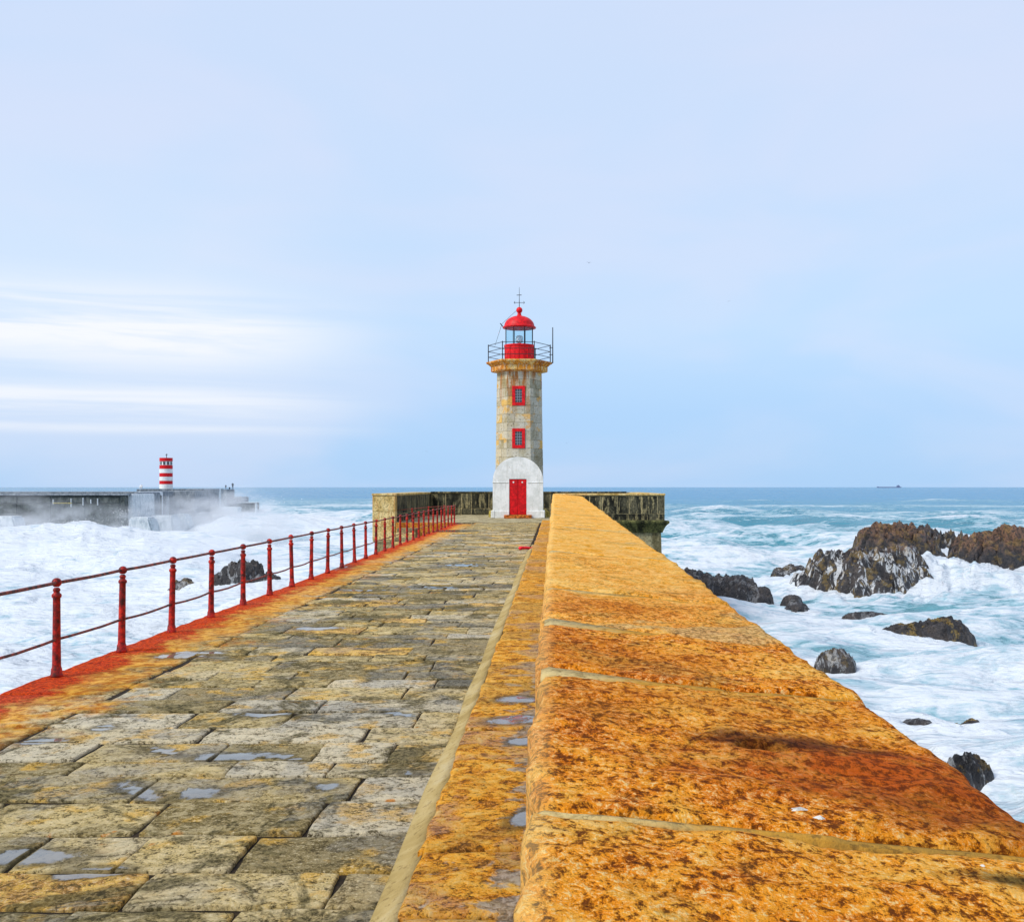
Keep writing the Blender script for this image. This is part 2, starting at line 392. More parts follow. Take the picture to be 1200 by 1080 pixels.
simple('gull', (.12, .12, .14), .7)
simple('cloth_dark', (.03, .035, .05), .9)
simple('cloth_white', (.75, .75, .75), .9)
simple('red_plastic', (.70, .015, .03), .35)
simple('moss', (.34, .27, .05), .9, 0, .5, 7, .6)
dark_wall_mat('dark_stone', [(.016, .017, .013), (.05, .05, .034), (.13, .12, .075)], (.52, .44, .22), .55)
dark_wall_mat('lit_stone', [(.42, .29, .09), (.68, .50, .20), (.78, .62, .30)], (.55, .25, .05), .5)  # brighter ochre stone, the lit look of the wall end put into its colour
dark_wall_mat('lower_stone', [(.16, .14, .07), (.30, .27, .15), (.42, .37, .21)], (.42, .30, .13), .35)
dark_wall_mat('head_paving', [(.20, .16, .08), (.42, .36, .20), (.56, .48, .28)], (.50, .42, .30), .3)
dark_wall_mat('mossy_ledge', [(.02, .022, .012), (.07, .075, .03), (.17, .17, .06)], (.24, .23, .08), .4)
dark_wall_mat('orange_stone', [(.35, .10, .012), (.58, .20, .02), (.68, .32, .06)], (.55, .42, .2), .35)
dark_wall_mat('concrete_dark', [(.035, .045, .045), (.075, .09, .088), (.12, .14, .135)], (.17, .18, .14), .35)
dark_wall_mat('concrete_grey', [(.13, .16, .19), (.20, .235, .27), (.29, .325, .36)], (.42, .45, .47), .45)
dark_wall_mat('concrete_pale', [(.46, .52, .56), (.60, .66, .69), (.74, .78, .80)], (.82, .85, .87), .6)

dark_wall_mat('gallery_stone', [(.46, .14, .012), (.76, .32, .04), (.80, .55, .20)], (.66, .60, .45), .5)

m, N, b = newmat('tower_granite'); p = N.pos(); tx_, ty_, tz_ = N.xyz(p)
rnd = N.n('ShaderNodeObjectInfo').outputs['Random']
n1 = N.noise(p, 1.3, 5, .65, .3); n2 = N.noise(p, 9, 6, .75)
c = N.ramp(N.m('ADD', N.m('MULTIPLY', rnd, .45), N.m('MULTIPLY', n1, .55)), [(.2, (.26, .23, .14)), (.4, (.42, .395, .30)), (.6, (.52, .50, .42)), (.8, (.58, .50, .33))])
lit_left = N.ss(N.m('ADD', tx_, N.m('MULTIPLY', N.m('SUBTRACT', n1, .5), 2.0)), -1.6, -3.0)
c = N.mix(N.m('MULTIPLY', lit_left, .18), c, (.62, .42, .12))  # warm light on the tower's left put into the colour
run = N.m('MULTIPLY', N.ss(N.noise(N.vm('MULTIPLY', p, (3.2, 3.2, .35)), 1.0, 5, .7), .50, .70), N.ss(tz_, 5.0, 8.0))
c = N.mix(N.m('MULTIPLY', run, .95), c, (.36, .13, .02))
c = N.mix(N.m('MULTIPLY', N.ss(N.m('ADD', N.m('MULTIPLY', N.noise(N.vm('MULTIPLY', p, (1, 1, 1.6)), .9, 4, .6), .7), N.m('MULTIPLY', rnd, .3)), .64, .74), .70), c, N.mix(rnd, (.50, .17, .02), (.70, .40, .05)))
c = N.mix(N.m('MULTIPLY', N.ss(n2, .40, .24), .65), c, (.10, .075, .035))
N.put(b.inputs['Base Color'], c); b.inputs['Roughness'].default_value = .9; b.inputs['Specular IOR Level'].default_value = .1
N.put(b.inputs['Normal'], N.bump(n2, .6, .04))
m, N, b = newmat('iron_rail'); p = N.pos()
n1 = N.noise(p, 14, 6, .7); n2 = N.noise(p, 45, 4, .7)
c = N.ramp(n1, [(.25, (.06, .008, .006)), (.44, (.22, .010, .006)), (.64, (.50, .014, .006)), (.84, (.64, .04, .010))])
N.put(b.inputs['Base Color'], N.mix(N.m('MULTIPLY', N.ss(n2, .42, .26), .55), c, (.05, .008, .006)))
b.inputs['Roughness'].default_value = .5; b.inputs['Specular IOR Level'].default_value = .25; N.put(b.inputs['Normal'], N.bump(n2, .4, .006))
m, N, b = newmat('rod_rust'); p = N.pos()
N.put(b.inputs['Base Color'], N.ramp(N.noise(p, 18, 5, .7), [(.35, (.035, .012, .010)), (.5, (.15, .022, .012)), (.68, (.32, .05, .02))])); b.inputs['Roughness'].default_value = .6

m, N, b = newmat('glass'); b.inputs['Base Color'].default_value = (.80, .93, .97, 1); b.inputs['Roughness'].default_value = .03
b.inputs['Transmission Weight'].default_value = 1.0; b.inputs['IOR'].default_value = 1.1
m, N, b = newmat('dark_glass'); b.inputs['Base Color'].default_value = (.05, .055, .06, 1); b.inputs['Roughness'].default_value = .1
m, N, b = newmat('lamp_lens'); b.inputs['Base Color'].default_value = (.80, .93, .95, 1); b.inputs['Roughness'].default_value = .08
m, N, b = newmat('puddle_water'); p = N.pos()
b.inputs['Base Color'].default_value = (.10, .10, .09, 1); b.inputs['Roughness'].default_value = .04; b.inputs['IOR'].default_value = 2.0
b.inputs['Coat Weight'].default_value = 1.0; b.inputs['Coat Roughness'].default_value = .02; b.inputs['Coat IOR'].default_value = 1.9
N.put(b.inputs['Normal'], N.bump(N.noise(p, 20, 2), .04, .01))

# rocks
def rock_mat(name, brown, lich, water):
    m, N, b = newmat(name); p = N.pos(); x, y, z = N.xyz(p)
    n1 = N.noise(p, .9, 6, .7, .4); n2 = N.noise(p, 5, 6, .75)
    col = N.ramp(n1, [(.25, (.010, .011, .015)), (.5, (.032, .029, .031)), (.75, (.085, .070, .062))])
    up = N.ss(N.m('ADD', z, N.m('MULTIPLY', N.m('SUBTRACT', n1, .5), 2.2)), -3.5, -1.9)
    col = N.mix(N.m('MULTIPLY', up, brown), col, N.mix(N.ss(n2, .35, .62), (.040, .022, .014), (.23, .115, .06)))
    col = N.mix(N.m('MULTIPLY', N.ss(N.noise(p, 1.3, 5, .65), .54, .64), lich), col, (.36, .23, .035))
    if water:
        st_ = N.noise(N.vm('MULTIPLY', p, (1.3, 1.3, .45)), 1.0, 6, .70, 1.6)
        wz = N.ss(z, -1.9, -3.4)
        col = N.mix(N.m('MULTIPLY', N.m('MULTIPLY', N.ss(st_, .55, .66), wz), water), col, (.85, .88, .90))
    col = N.mix(N.m('MULTIPLY', N.ss(n2, .48, .36), .6), col, (.008, .008, .010))
    N.put(b.inputs['Base Color'], col); b.inputs['Roughness'].default_value = .42
    N.put(b.inputs['Normal'], N.bump(N.m('ADD', n2, n1), .8, .12))
rock_mat('rock_brown', .85, .25, .0); rock_mat('rock_fall', .5, .35, .72); rock_mat('rock_dark', .25, .25, .35); rock_mat('rock_lichen', .3, .55, .0); rock_mat('rock_wet', .0, .0, .15); rock_mat('rock_teal', .0, .0, .3)

# sea
SEA = EYE-7.0
m, N, b = newmat('sea_water'); p = N.pos()
fa = N.n('ShaderNodeAttribute', attribute_name='foam').outputs['Fac']
dist = N.n('ShaderNodeVectorMath', {0: p, 1: (0, 0, 1.7)}, operation='DISTANCE').outputs['Value']
ps = N.vm('MULTIPLY', p, (.55, 1.0, 1.0))
w1 = N.n('ShaderNodeTexNoise', {'Vector': ps, 'Scale': .35, 'Detail': 3}).outputs['Color']
wv = N.n('ShaderNodeVectorMath', {0: w1, 1: (3.0, 3.0, 0)}, operation='MULTIPLY').outputs[0]
pw = N.vm('ADD', ps, wv)
a1 = N.noise(pw, .22, 7, .62, .4)
a2 = N.noise(pw, 1.1, 7, .68, .5)
a4 = N.noise(N.vm('MULTIPLY', p, (.5, 1.2, 1)), 2.2, 5, .7, .6)
vor = N.n('ShaderNodeTexVoronoi', {'Vector': N.vm('ADD', pw, N.vm('MULTIPLY', N.n('ShaderNodeTexNoise', {'Vector': ps, 'Scale': 1.4, 'Detail': 5}).outputs['Color'], (2.2, 2.2, 0))), 'Scale': .55}, feature='DISTANCE_TO_EDGE').outputs[0]
lace = N.ss(vor, .25, .02)
a3 = N.noise(N.vm('MULTIPLY', p, (.02, .06, 1)), 1.0, 6, .7)
nz = N.m('ADD', N.m('ADD', N.m('MULTIPLY', a1, .36), N.m('MULTIPLY', a2, .34)), N.m('ADD', N.m('MULTIPLY', a3, .16), N.m('MULTIPLY', a4, .14)))
nz = N.m('ADD', nz, N.m('MULTIPLY', N.m('SUBTRACT', lace, .35), .12))
thr = N.m('SUBTRACT', .86, N.m('MULTIPLY', fa, .66))
ex_ = N.m('SUBTRACT', nz, thr)
foam = N.ss(ex_, -.03, .07)
thick = N.ss(ex_, .02, .30)
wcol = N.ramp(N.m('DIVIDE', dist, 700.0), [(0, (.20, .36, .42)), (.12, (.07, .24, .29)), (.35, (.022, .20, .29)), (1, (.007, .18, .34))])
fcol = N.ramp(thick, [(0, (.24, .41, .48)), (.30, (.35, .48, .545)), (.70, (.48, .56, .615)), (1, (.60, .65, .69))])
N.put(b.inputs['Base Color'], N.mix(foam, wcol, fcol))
N.put(b.inputs['Roughness'], N.ss(foam, 0, 1, .20, .70))
b.inputs['IOR'].default_value = 1.33; b.inputs['Specular IOR Level'].default_value = .28
hb = N.m('ADD', N.m('MULTIPLY', N.noise(ps, .9, 6, .62, .3), .8), N.m('MULTIPLY', foam, .25))
hb2 = N.noise(N.vm('MULTIPLY', p, (.10, .28, 1)), 1.0, 5, .6)
nb = N.bump(hb, .5, .4)
N.put(b.inputs['Normal'], N.bump(hb2, .4, 2.5, nb))

# ------------------------------------------------------------------ sea surface
def build_sea():
    rows = np.concatenate([np.linspace(560, 4, 400), 4*np.power(.22/4, np.linspace(0, 1, 40))[1:]])
    D = 7.0*F/rows                                  # 15 m ... 38 km
    half = np.linspace(R(-36), R(36), 760)
    ang = np.concatenate([np.linspace(R(-180), R(-36), 60)[:-1], half, np.linspace(R(36), R(180), 60)[1:]])
    A, DD = np.meshgrid(ang, D); n, mcol = DD.shape
    X = np.sin(A)*DD; Y = np.cos(A)*DD; x, y = X.ravel(), Y.ravel(); dd = DD.ravel()
    z = np.zeros_like(x); g = np.random.default_rng(3)
    spacing = dd*R(72)/760+dd*dd/(7*F)*.8
    for k in range(46):
        L = 2.6*math.exp(g.uniform(0, 1)*3.0); th = R(-90+g.normal(0, 24)); a = .0125*L**.95*g.uniform(.5, 1.2)
        ph = (x*math.cos(th)+y*math.sin(th))*2*math.pi/L+g.uniform(0, 6.28)
        att = np.clip(L/(spacing*2.2)-.6, 0, 1)
        s = np.sin(ph+.35*np.sin(x*.11+y*.07+k)); z += att*a*(s+.28*np.cos(2*ph))*(.58+.42*np.clip((dd-70)/90, 0, 1))
    z += .24*fbm(np.stack([x*.22, y*.35, x*0], 1), 5, 5, .55)*np.clip(1.4-dd/120, .2, 1)
    # swell lines and breakers standing seaward of the rocks
    crest = np.zeros_like(x)
    for (d0, amp, wd, x0, x1, ph) in ((196, 1.5, 7, -20, 130, 0), (158, .8, 5, 0, 60, 2), (262, 1.3, 9, -60, 160, 1.2), (345, 1.3, 10, -120, 220, 3), (132, .55, 4, 20, 110, 4.1), (470, 1.4, 12, -200, 300, .4), (118, .8, 4, -75, -28, 1.9), (240, 1.2, 7, -60, -20, 2.2)):
        yy = d0+7*np.sin(x*.035+ph)+3*np.sin(x*.11+ph*2)
        q = (y-yy)/wd; mk = 1/(1+np.exp(-(x-x0)/6))/(1+np.exp((x-x1)/6))
        e = np.exp(-np.where(q < 0, q*q*2.2, q*q*.7))*mk*(.75+.4*vnoise(np.stack([x*.06, y*0, x*0+d0], 1), 3))
        z += amp*e; crest = np.maximum(crest, e*np.clip((q+1.1)*.8, 0, 1))
    # mounds of white water thrown against the far mole
    for (px, py, hh, rx, ry) in ((30, 645, .5, 9, 8), (85, 638, 1.0, 6, 6), (120, 642, .6, 8, 7), (180, 648, .6, 9, 8), (235, 632, .6, 9, 10), (150, 660, .7, 12, 8), (60, 670, .6, 10, 7), (280, 618, 1.2, 9, 12)):
        d0 = 7*F/(py-570.5); x0 = (px-650)/F*d0
        e = np.exp(-((x-x0)/rx)**2-((y-d0)/ry)**2)
        z += hh*e*(1+.55*fbm(np.stack([x*.35, y*.35, x*0], 1), 4, 8))
    # foam cover
    sm = lambda t: np.clip(t, 0, 1)**2*(3-2*np.clip(t, 0, 1))
    right = .725-.20*sm((dd-72)/70)-.17*sm((dd-190)/140)-.14*sm((dd-300)/700)
    right += .10*sm((60-dd)/40)*0
    dl = dd+np.clip(x+50, 0, 40)*3.6*np.clip((dd-75)/50, 0, 1)
    left = .92-.12*sm((dl-150)/70)-.28*sm((dl-195)/110)-.22*sm((dl-330)/500)
    t = sm((x+16)/26)
    foam = left*(1-t)+right*t
    big = fbm(np.stack([x*.018, y*.030, x*0], 1), 4, 21)
    foam += .13*big*np.clip(dd/60, .35, 1)+.32*crest-.16*np.clip(crest*0, 0, 1)
    # dark green face with less foam in front of the outer swell
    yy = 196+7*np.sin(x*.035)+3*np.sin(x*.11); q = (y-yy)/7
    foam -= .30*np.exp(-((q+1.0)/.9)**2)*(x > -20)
    foam += .22*np.sign(z)*np.minimum(np.abs(z), .5)
    for (rx_, ry_, rw_, rd_) in ROCKS:          # churned water round each rock
        dd_ = np.sqrt(((x-rx_)/(rw_*1.35+.5))**2+((y-ry_)/(rd_*1.6+1.2))**2); e = np.exp(-(np.clip(dd_-.75, 0, None)/.35)**2)
        foam += .20*e; z += e*(.10+.05*rw_)*np.clip(.35+fbm(np.stack([x*.7, y*.7, x*0], 1), 4, 44, .6), -.2, 1.3)
    foam = np.clip(foam, 0.0, 1.0)
    z = z+SEA
    v = np.stack([x, y, z], 1)
    i, j = np.meshgrid(np.arange(n-1), np.arange(mcol-1), indexing='ij'); a0 = (i*mcol+j).ravel()
    f = np.stack([a0, a0+1, a0+mcol+1, a0+mcol], 1)
    me = bpy.data.meshes.new('sea')
    me.vertices.add(len(v)); me.vertices.foreach_set('co', v.astype(np.float32).ravel())
    me.loops.add(f.size); me.loops.foreach_set('vertex_index', f.astype(np.int32).ravel())
    me.polygons.add(len(f)); me.polygons.foreach_set('loop_start', np.arange(0, f.size, 4, dtype=np.int32))
    me.polygons.foreach_set('use_smooth', np.ones(len(f), bool))
    me.update(calc_edges=True); me.validate()
    at_ = me.attributes.new('foam', 'FLOAT', 'POINT'); at_.data.foreach_set('value', foam.astype(np.float32))
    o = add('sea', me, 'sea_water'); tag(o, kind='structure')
ROCKS = []

# ------------------------------------------------------------------ pier body and walkway
HEAD0, HEAD1 = 49.0, 63.8       # pier head, near and far side
EDGE = lambda D: -4.465-.0025*(D-9)     # railing line
pb = MB()
pb.prism([(-4.56, -.05), (1.22, -.05), (1.45, -8), (-5.1, -8)], -4, HEAD0+.5)
o = pb.build('pier_body', 'lower_stone'); tag(o, kind='structure')
walk = MB().box(-4.55, 1.0, -3.9, HEAD0+.4, -.045, -.017).build('walkway', 'joint_dirt'); tag(walk, kind='structure')
walk_mat('walk_stone', 'walk'); walk_mat('edge_stone', 'edge'); walk_mat('step_stone', 'step')

rows = [(3.15, 3.62, []), (3.62, 4.13, [-2.75, -1.93, -1.26]), (4.13, 4.53, [-2.65, -1.76, -.93]), (4.53, 5.01, [-3.05, -2.45, -1.96, -1.44]),
        (5.01, 5.54, [-2.95, -2.06, -1.23]), (5.54, 6.03, [-2.30, -1.12]), (6.03, 6.36, [-2.9, -1.95, -1.35]), (6.36, 6.82, [-3.0, -2.15, -1.52, -1.05]),
        (6.82, 7.25, [-2.4, -1.3])]
D = 7.25
while D < HEAD0-.3:
    h = random.choice((.36, .44, .5, .52, .6)); h = min(h, HEAD0-.25-D) if HEAD0-.25-D-h < .3 else h
    rows.append((D, D+h, None)); D += h
stones = []
prev = []
for (d0, d1, js) in rows:
    xl = -3.58-.003*d0+random.uniform(-.06, .05)
    if not js:
        js = []; x = xl+random.uniform(.35, 1.15)
        while x < -.95:
            if all(abs(x-q) > .10 for q in prev): js.append(x); x += random.choice((.55, .7, .85, 1.0, 1.2))*random.uniform(.85, 1.15)
            else: x += .14
    prev = js
    xs = [xl]+js+[-.70]
    for a, c in zip(xs[:-1], xs[1:]):
        if d1-d0 > .5 and c-a > .7 and random.random() < .14 and d0 > 7:
            mdd = d0+(d1-d0)*random.uniform(.42, .58); stones.append((a, c, d0, mdd)); stones.append((a, c, mdd, d1))
        else: stones.append((a, c, d0, d1))
edges = []
D = 2.2
while D < HEAD0-.3:
    L = random.uniform(1.1, 2.0)
    if HEAD0-.25-D-L < .6: L = HEAD0-.25-D
    edges.append((D, D+L)); D += L
stones.sort(key=lambda s: s[2])
# hollows that hold water (photo pixel, half width, half height, surface height) -> place and size on the paving
HOLL = []
for (px, py, hw, hh, z, sk) in [(163, 926, 20, 13, 0, -.9), (238, 929, 24, 6, 0, 0), (40, 1003, 60, 9, 0, 0), (105, 1022, 42, 7, 0, .5), (310, 836, 36, 3, 0, 0), (262, 886, 36, 5, 0, .3), (220, 767, 34, 4, 0, .3), (192, 880, 13, 7, 0, -1.2),
        (45, 868, 30, 4, 0, .6), (122, 852, 14, 4, 0, 0), (430, 690, 30, 2.6, 0, 0), (395, 664, 26, 2, 0, 0), (372, 736, 28, 2, 0, 0), (545, 662, 28, 1.6, 0, 0), (520, 688, 30, 1.8, 0, 0), (383, 920, 16, 5, 0, 0), (332, 886, 12, 6, 0, -1.2),
        (530, 622, 20, 1.1, 0, 0), (548, 613, 16, .9, 0, 0), (466, 836, 12, 4, 0, -1.0), (480, 905, 14, 3, 0, 0),
        (606, 819, 24, 4.5, .12, 0), (604, 844, 30, 5.5, .12, .5), (610, 867, 16, 4, .12, 0), (612, 960, 16, 12, .12, .3)]:
    x0, d0 = ground(px, py, z); HOLL.append((x0, d0, 1.7*hw/F*d0, 1.7*hh*d0*d0/(F*(EYE-z)), sk))
def hollows(me):
    co = np.empty(len(me.vertices)*3); me.vertices.foreach_get('co', co); co = co.reshape(-1, 3); wv_ = np.zeros(len(co))
    for (x0, d0, rx, ry, sk) in HOLL:
        yy = co[:, 1]-d0; xx = co[:, 0]-x0-sk*yy
        wv_ = np.maximum(wv_, 1-np.sqrt((xx/rx)**2+(yy/ry)**2))
    if wv_.max() > 0:
        me.attributes.new('hollow', 'FLOAT', 'POINT').data.foreach_set('value', np.clip(wv_, 0, 1).astype(np.float32))
    return me
def stone_mesh(i, a, c, d0, d1, right_open=False):
    g = .007; gy = .014 if d0 < 14 else .020
    jit = lambda: random.uniform(-.011, .011)
    tx, ty, t0 = random.uniform(-.006, .006), random.uniform(-.010, .010), random.uniform(-.004, .006)
    cx, cy = (a+c)/2, (d0+d1)/2
    cor = [(a+g+jit(), d0+gy+jit()*.8), (c-g+jit(), d0+gy+jit()*.8), (c-g+jit(), d1-gy+jit()*.8), (a+g+jit(), d1-gy+jit()*.8)]
    near = d0 < 14
    return hollows(slab(cor, lambda x, y: t0+(x-cx)*tx+(y-cy)*ty, .05, max(5, int((c-a)/.06)) if near else 3, max(5, int((d1-d0)/.06)) if near else 3, .015 if near else .025, .012, .006 if near else .004, i))
far_v, far_f = [], []
nobj = 0
for i, (a, c, d0, d1) in enumerate(stones):
    me = stone_mesh(i, a, c, d0, d1)
    if i < 300:
        add('paving_stone', me, 'walk_stone', walk)
    else:
        b0 = len(far_v); far_v += [v.co[:] for v in me.vertices]; far_f += [tuple(k+b0 for k in p_.vertices) for p_ in me.polygons]
        bpy.data.meshes.remove(me)
if far_v: tag(add('far_paving_stones', me_np('far_paving_stones', far_v, far_f, True), 'walk_stone', walk), kind='stuff')
for i, (d0, d1) in enumerate(edges):
    e0, e1 = EDGE(d0)-.13, EDGE(d1)-.13; r0, r1 = -3.60-.003*d0, -3.60-.003*d1; g = .009
    t0 = random.uniform(-.004, .006)
    me = slab([(e0, d0+g), (r0, d0+g), (r1, d1-g), (e1, d1-g)], lambda x, y: t0+0*x, .05, 14 if d0 < 16 else 4, 20 if d0 < 16 else 4, .03, .012, .006, 700+i)
    hollows(me); add('edge_stone', me, 'edge_stone', walk)

# step along the parapet and the cement fillet below it
step = MB().box(-.56, 0.0, -1, HEAD0-.1, -.03, .095).build('step', 'joint_dirt'); tag(step, kind='structure')
sj = [2.2, 3.15, 3.78, 4.45, 5.2, 6.7]; D = 6.7
while D < HEAD0-.5: D += random.uniform(.7, 1.5); sj.append(min(D, HEAD0-.1))
for i, (d0, d1) in enumerate(zip(sj[:-1], sj[1:])):
    if d1-d0 < .2: continue
    t0 = random.uniform(-.006, .006); g = .013; l0 = -.585+random.uniform(-.012, .012)
    me = slab([(l0, d0+g), (.02, d0+g), (.02, d1-g), (l0+random.uniform(-.01, .01), d1-g)], lambda x, y: .12+t0+0*x, .10, 14 if d0 < 10 else 4, 16 if d0 < 10 else 4, .028, .014, .006, 900+i)
    hollows(me); add('step_stone', me, 'step_stone', step)
def fillet():
    ys = np.concatenate([np.linspace(2.5, 12, 90), np.linspace(12, 29.5, 90)[1:]]); v = []; f = []
    for k, y in enumerate(ys):
        wob = .014*float(fbm(np.array([[y*.7, 7, 0]]), 2, 2)[0])
        wid = 1.0 if y < 27 else max(.15, (29.5-y)/2.5)
        n2_ = float(fbm(np.array([[y*.6, 3.3, 0]]), 2, 9)[0])
        v += [(-.725-wob*1.5+(1-wid)*.1, y, -.02), (-.720-wob*1.5+(1-wid)*.1, y, .014), (-.655-wob*.5, y, .046+.003*n2_), (-.580, y, .088*wid+.012), (-.572, y, .02)]
    for k in range(len(ys)-1):
        for q in range(4): f.append((k*5+q, k*5+q+1, (k+1)*5+q+1, (k+1)*5+q))
    o = add('cement_fillet', me_np('cement_fillet', v, f, True), 'cement', step)
fillet()

# ------------------------------------------------------------------ parapet
HP0, SL, TILT, XL, XR = .83, 12.5/F, .13, -.072, 1.34
ptop = lambda x, y: EYE-HP0+SL*y-TILT*(x-XL)/(XR-XL)
def on_parapet(px, py):
    D = 3.0
    for _ in range(60):
        x = (px-650)/F*D; D = F*(EYE-float(ptop(x, D)))/(py-570.5)
    return (px-650)/F*D, D
hx, hy = on_parapet(886, 876)
s1 = on_parapet(1010, 905); s2 = on_parapet(1150, 960); s3 = on_parapet(880, 868); s4 = on_parapet(1190, 1030); s5 = on_parapet(700, 830)
parapet_mat('coping', [(s1[0]+.08, s1[1], .80, .46, (.42, .070, .003), .95), (s2[0], s2[1], .5, .30, (.30, .060, .004), .75), (s3[0]+.12, s3[1], .40, .13, (.085, .020, .004), .9), (hx, hy+.01, .075, .05, (.012, .006, .003), 1.0), (s4[0]+.08, s4[1]-.02, .30, .06, (.08, .055, .012), .9), (s5[0], s5[1], .35, .25, (.50, .17, .012), .55)])  # small dark spot in the hole paints its shade; the others are stains
par = empty('parapet_wall', (0.6, 20, 0)); tag(par, 'long orange lichen-covered stone parapet running along the pier to the lighthouse', 'wall')
def padd(name, me, mat):
    o = add(name, me, mat, par); o.matrix_parent_inverse.identity(); o.location = (-.6, -20, 0); return o
# core: mortar just under the coping
v, f = [], []
for y in (-1.0, HEAD0+.05):
    zl, zr = float(ptop(XL, y)), float(ptop(XR, y))
    v += [(XL+.02, y, -.04), (XL+.02, y, zl-.24), (XL+.05, y, zl-.22), (XR-.05, y, zr-.22), (XR-.025, y, zr-.24), (XR-.015, y, -1.2), (0.4, y, -1.2)]
n = 7
f = [tuple(range(n)), tuple(range(2*n-1, n-1, -1))]+[(i, (i+1) % n, (i+1) % n+n, i+n) for i in range(n)]
padd('wall_core', me_np('wall_core', v, f), 'lower_stone')
joints = [.35, 2.57, 4.39, 5.80, 7.7, 9.6, 11.5]; D = 11.5
while D < HEAD0-.8: D += random.uniform(1.3, 2.1); joints.append(D)
joints[-1] = HEAD0
if joints[-1]-joints[-2] < .6: joints.pop(-2)
cut = {2: (.16, .55), 3: (.30, .60), 4: (.05, .4), 6: (.2, .5)}     # wedge of mortar at the walkway end of a joint: depth, reach
for i, (d0, d1) in enumerate(zip(joints[:-1], joints[1:])):
    g = .013
    jr0 = -.015 if i else 0; jr1 = -.015
    res = .028 if d1 < 6 else (.06 if d1 < 12 else .16)
    dent = None
    if d0 < hy < d1:
        res = .022
        dent = lambda x, y: .09*np.exp(-(((x-hx)/.05)**2+((y-hy)/.045)**2)**2)+.012*np.exp(-((x-hx-.02)/.12)**2-((y-hy)/.06)**2)
    nl = d0+g+(cut[i][0]*.0 if i in cut else 0); fl = d1-g-(.055 if i+1 in (2, 3) else 0)
    ox_ = [random.uniform(-.018, .018) for _ in range(4)]; oz_ = random.uniform(-.008, .006)
    me = slab([(XL+ox_[0]*.5, nl), (XR+ox_[1], d0+g+jr0), (XR+ox_[2], d1-g+jr1), (XL+ox_[3]*.5, fl)], lambda x, y: ptop(x, y)+oz_, .32, max(4, int((XR-XL)/res)), max(4, int((d1-d0)/res)), .055, .030, .011 if d0 < 12 else .008, 300+i, dent)
    if i in cut:                      # stone corner broken away, filled with mortar below
        dp, rc = cut[i]
        co = np.array([q.co[:] for q in me.vertices]); t = np.clip(1-(co[:, 0]-XL)/rc, 0, 1); s = np.clip(1-(co[:, 1]-d0)/(dp*3), 0, 1)
        co[:, 1] += dp*t*s
        me.vertices.foreach_set('co', co.ravel()); me.update()
    padd('coping_stone', me, 'coping')
for i, dj in enumerate(joints[1:-1], 1):          # mortar bed of each joint, a little below the stone faces
    nx = 40 if dj < 12 else 8; v, f = [], []
    wj = .022 if dj < 12 else .03
    for q in range(nx+1):
        t = q/nx; x = XL+.012+(XR-XL-.03)*t
        nz_ = fbm(np.array([[x*4, dj*3, 0]]), 3, 3)[0]*.010
        if i in cut: hi = wj+.01+cut[i][0]*max(0, 1-(x-XL)/cut[i][1])
        else: hi = wj
        yc = dj-.012*t
        e = .022 if q in (0, nx) else .005
        z0 = float(ptop(x, dj))-e-.006*(t > .55)
        v += [(x, yc-wj-.055*(i in (2, 3)), z0-.19), (x, yc-wj-.055*(i in (2, 3)), z0+nz_*.3-.004), (x, yc, z0+nz_*.5), (x, yc+hi, z0+nz_*.3-.003), (x, yc+hi+.01, z0-.19)]
    for q in range(nx):
        for k in range(4): f.append((q*5+k, (q+1)*5+k, (q+1)*5+k+1, q*5+k+1))
    f += [(0, 1, 2, 3, 4), tuple(nx*5+k for k in (4, 3, 2, 1, 0))]
    padd('mortar_joint', me_np('mortar_joint', v, f, True), 'joint_mortar')
def splat(px, py, hw, hh, seed):
    x0, d0 = on_parapet(px, py); n = 36; rx = hw/F*d0; ry = hh*d0*d0/(F*.9); vv = [(x0, d0, float(ptop(x0, d0))+.010)]; 
    ring = []
    for k in range(n):
        a = 2*math.pi*k/n; r = .8+.5*float(fbm(np.array([[math.cos(a)*1.6+seed, math.sin(a)*1.6, seed]]), 3, seed)[0])
        x, y = x0+rx*r*math.cos(a), d0+ry*r*math.sin(a); vv.append((x, y, float(ptop(x, y))+.001))
    padd('bird_dropping', me_np('bird_dropping', vv, [(0, k+1, (k+1) % n+1) for k in range(n)], True), 'dropping')
splat(938, 949, 13, 2.6, 2); splat(961, 959, 7, 1.8, 3); splat(1152, 1017, 7, 2.2, 5)

# ------------------------------------------------------------------ railing
rail = empty('iron_railing', (EDGE(20), 20, 0)); tag(rail, 'rusty red iron railing with ball-topped posts along the left pier edge', 'railing')
prof = [(.062, 0), (.062, .018), (.055, .03), (.052, .075), (.046, .085), (.043, .10), (.040, .30), (.0365, .66), (.036, .705), (.044, .712), (.048, .722), (.048, .735), (.042, .744), (.031, .752), (.029, .765), (.036, .772), (.036, .785), (.029, .792), (.024, .80)]
prof = [(r*.88, z) for r, z in prof]; pm = MB().lathe(prof, 14); post_me = None
ballp = [(.001, .886)]+[(.043*math.sin(a), .845+.043*math.cos(a)) for a in np.linspace(.25, math.pi-.45, 9)]
ball_me = None
posts = []
k = -1
for k in range(-1, 28):
    D = 9.18+1.385*k
    if D > HEAD0-.8: break
    posts.append((EDGE(D), D))
for (x, y) in posts:
    if post_me is None:
        o = pm.build('post', 'iron_rail', rail, True); post_me = o.data
        fo = MB().lathe(ballp[::-1], 14).build('finial', 'iron_rail', o, True); ball_me = fo.data
    else:
        o = add('post', post_me, None, rail); fo = add('finial', ball_me, None, o)
    o.location = (x-rail.location.x, y-rail.location.y, random.uniform(-.004, .003))
    o.rotation_euler = (R(random.uniform(-1.1, 1.1)), R(random.uniform(-1.3, 1.3)), random.uniform(0, 6))
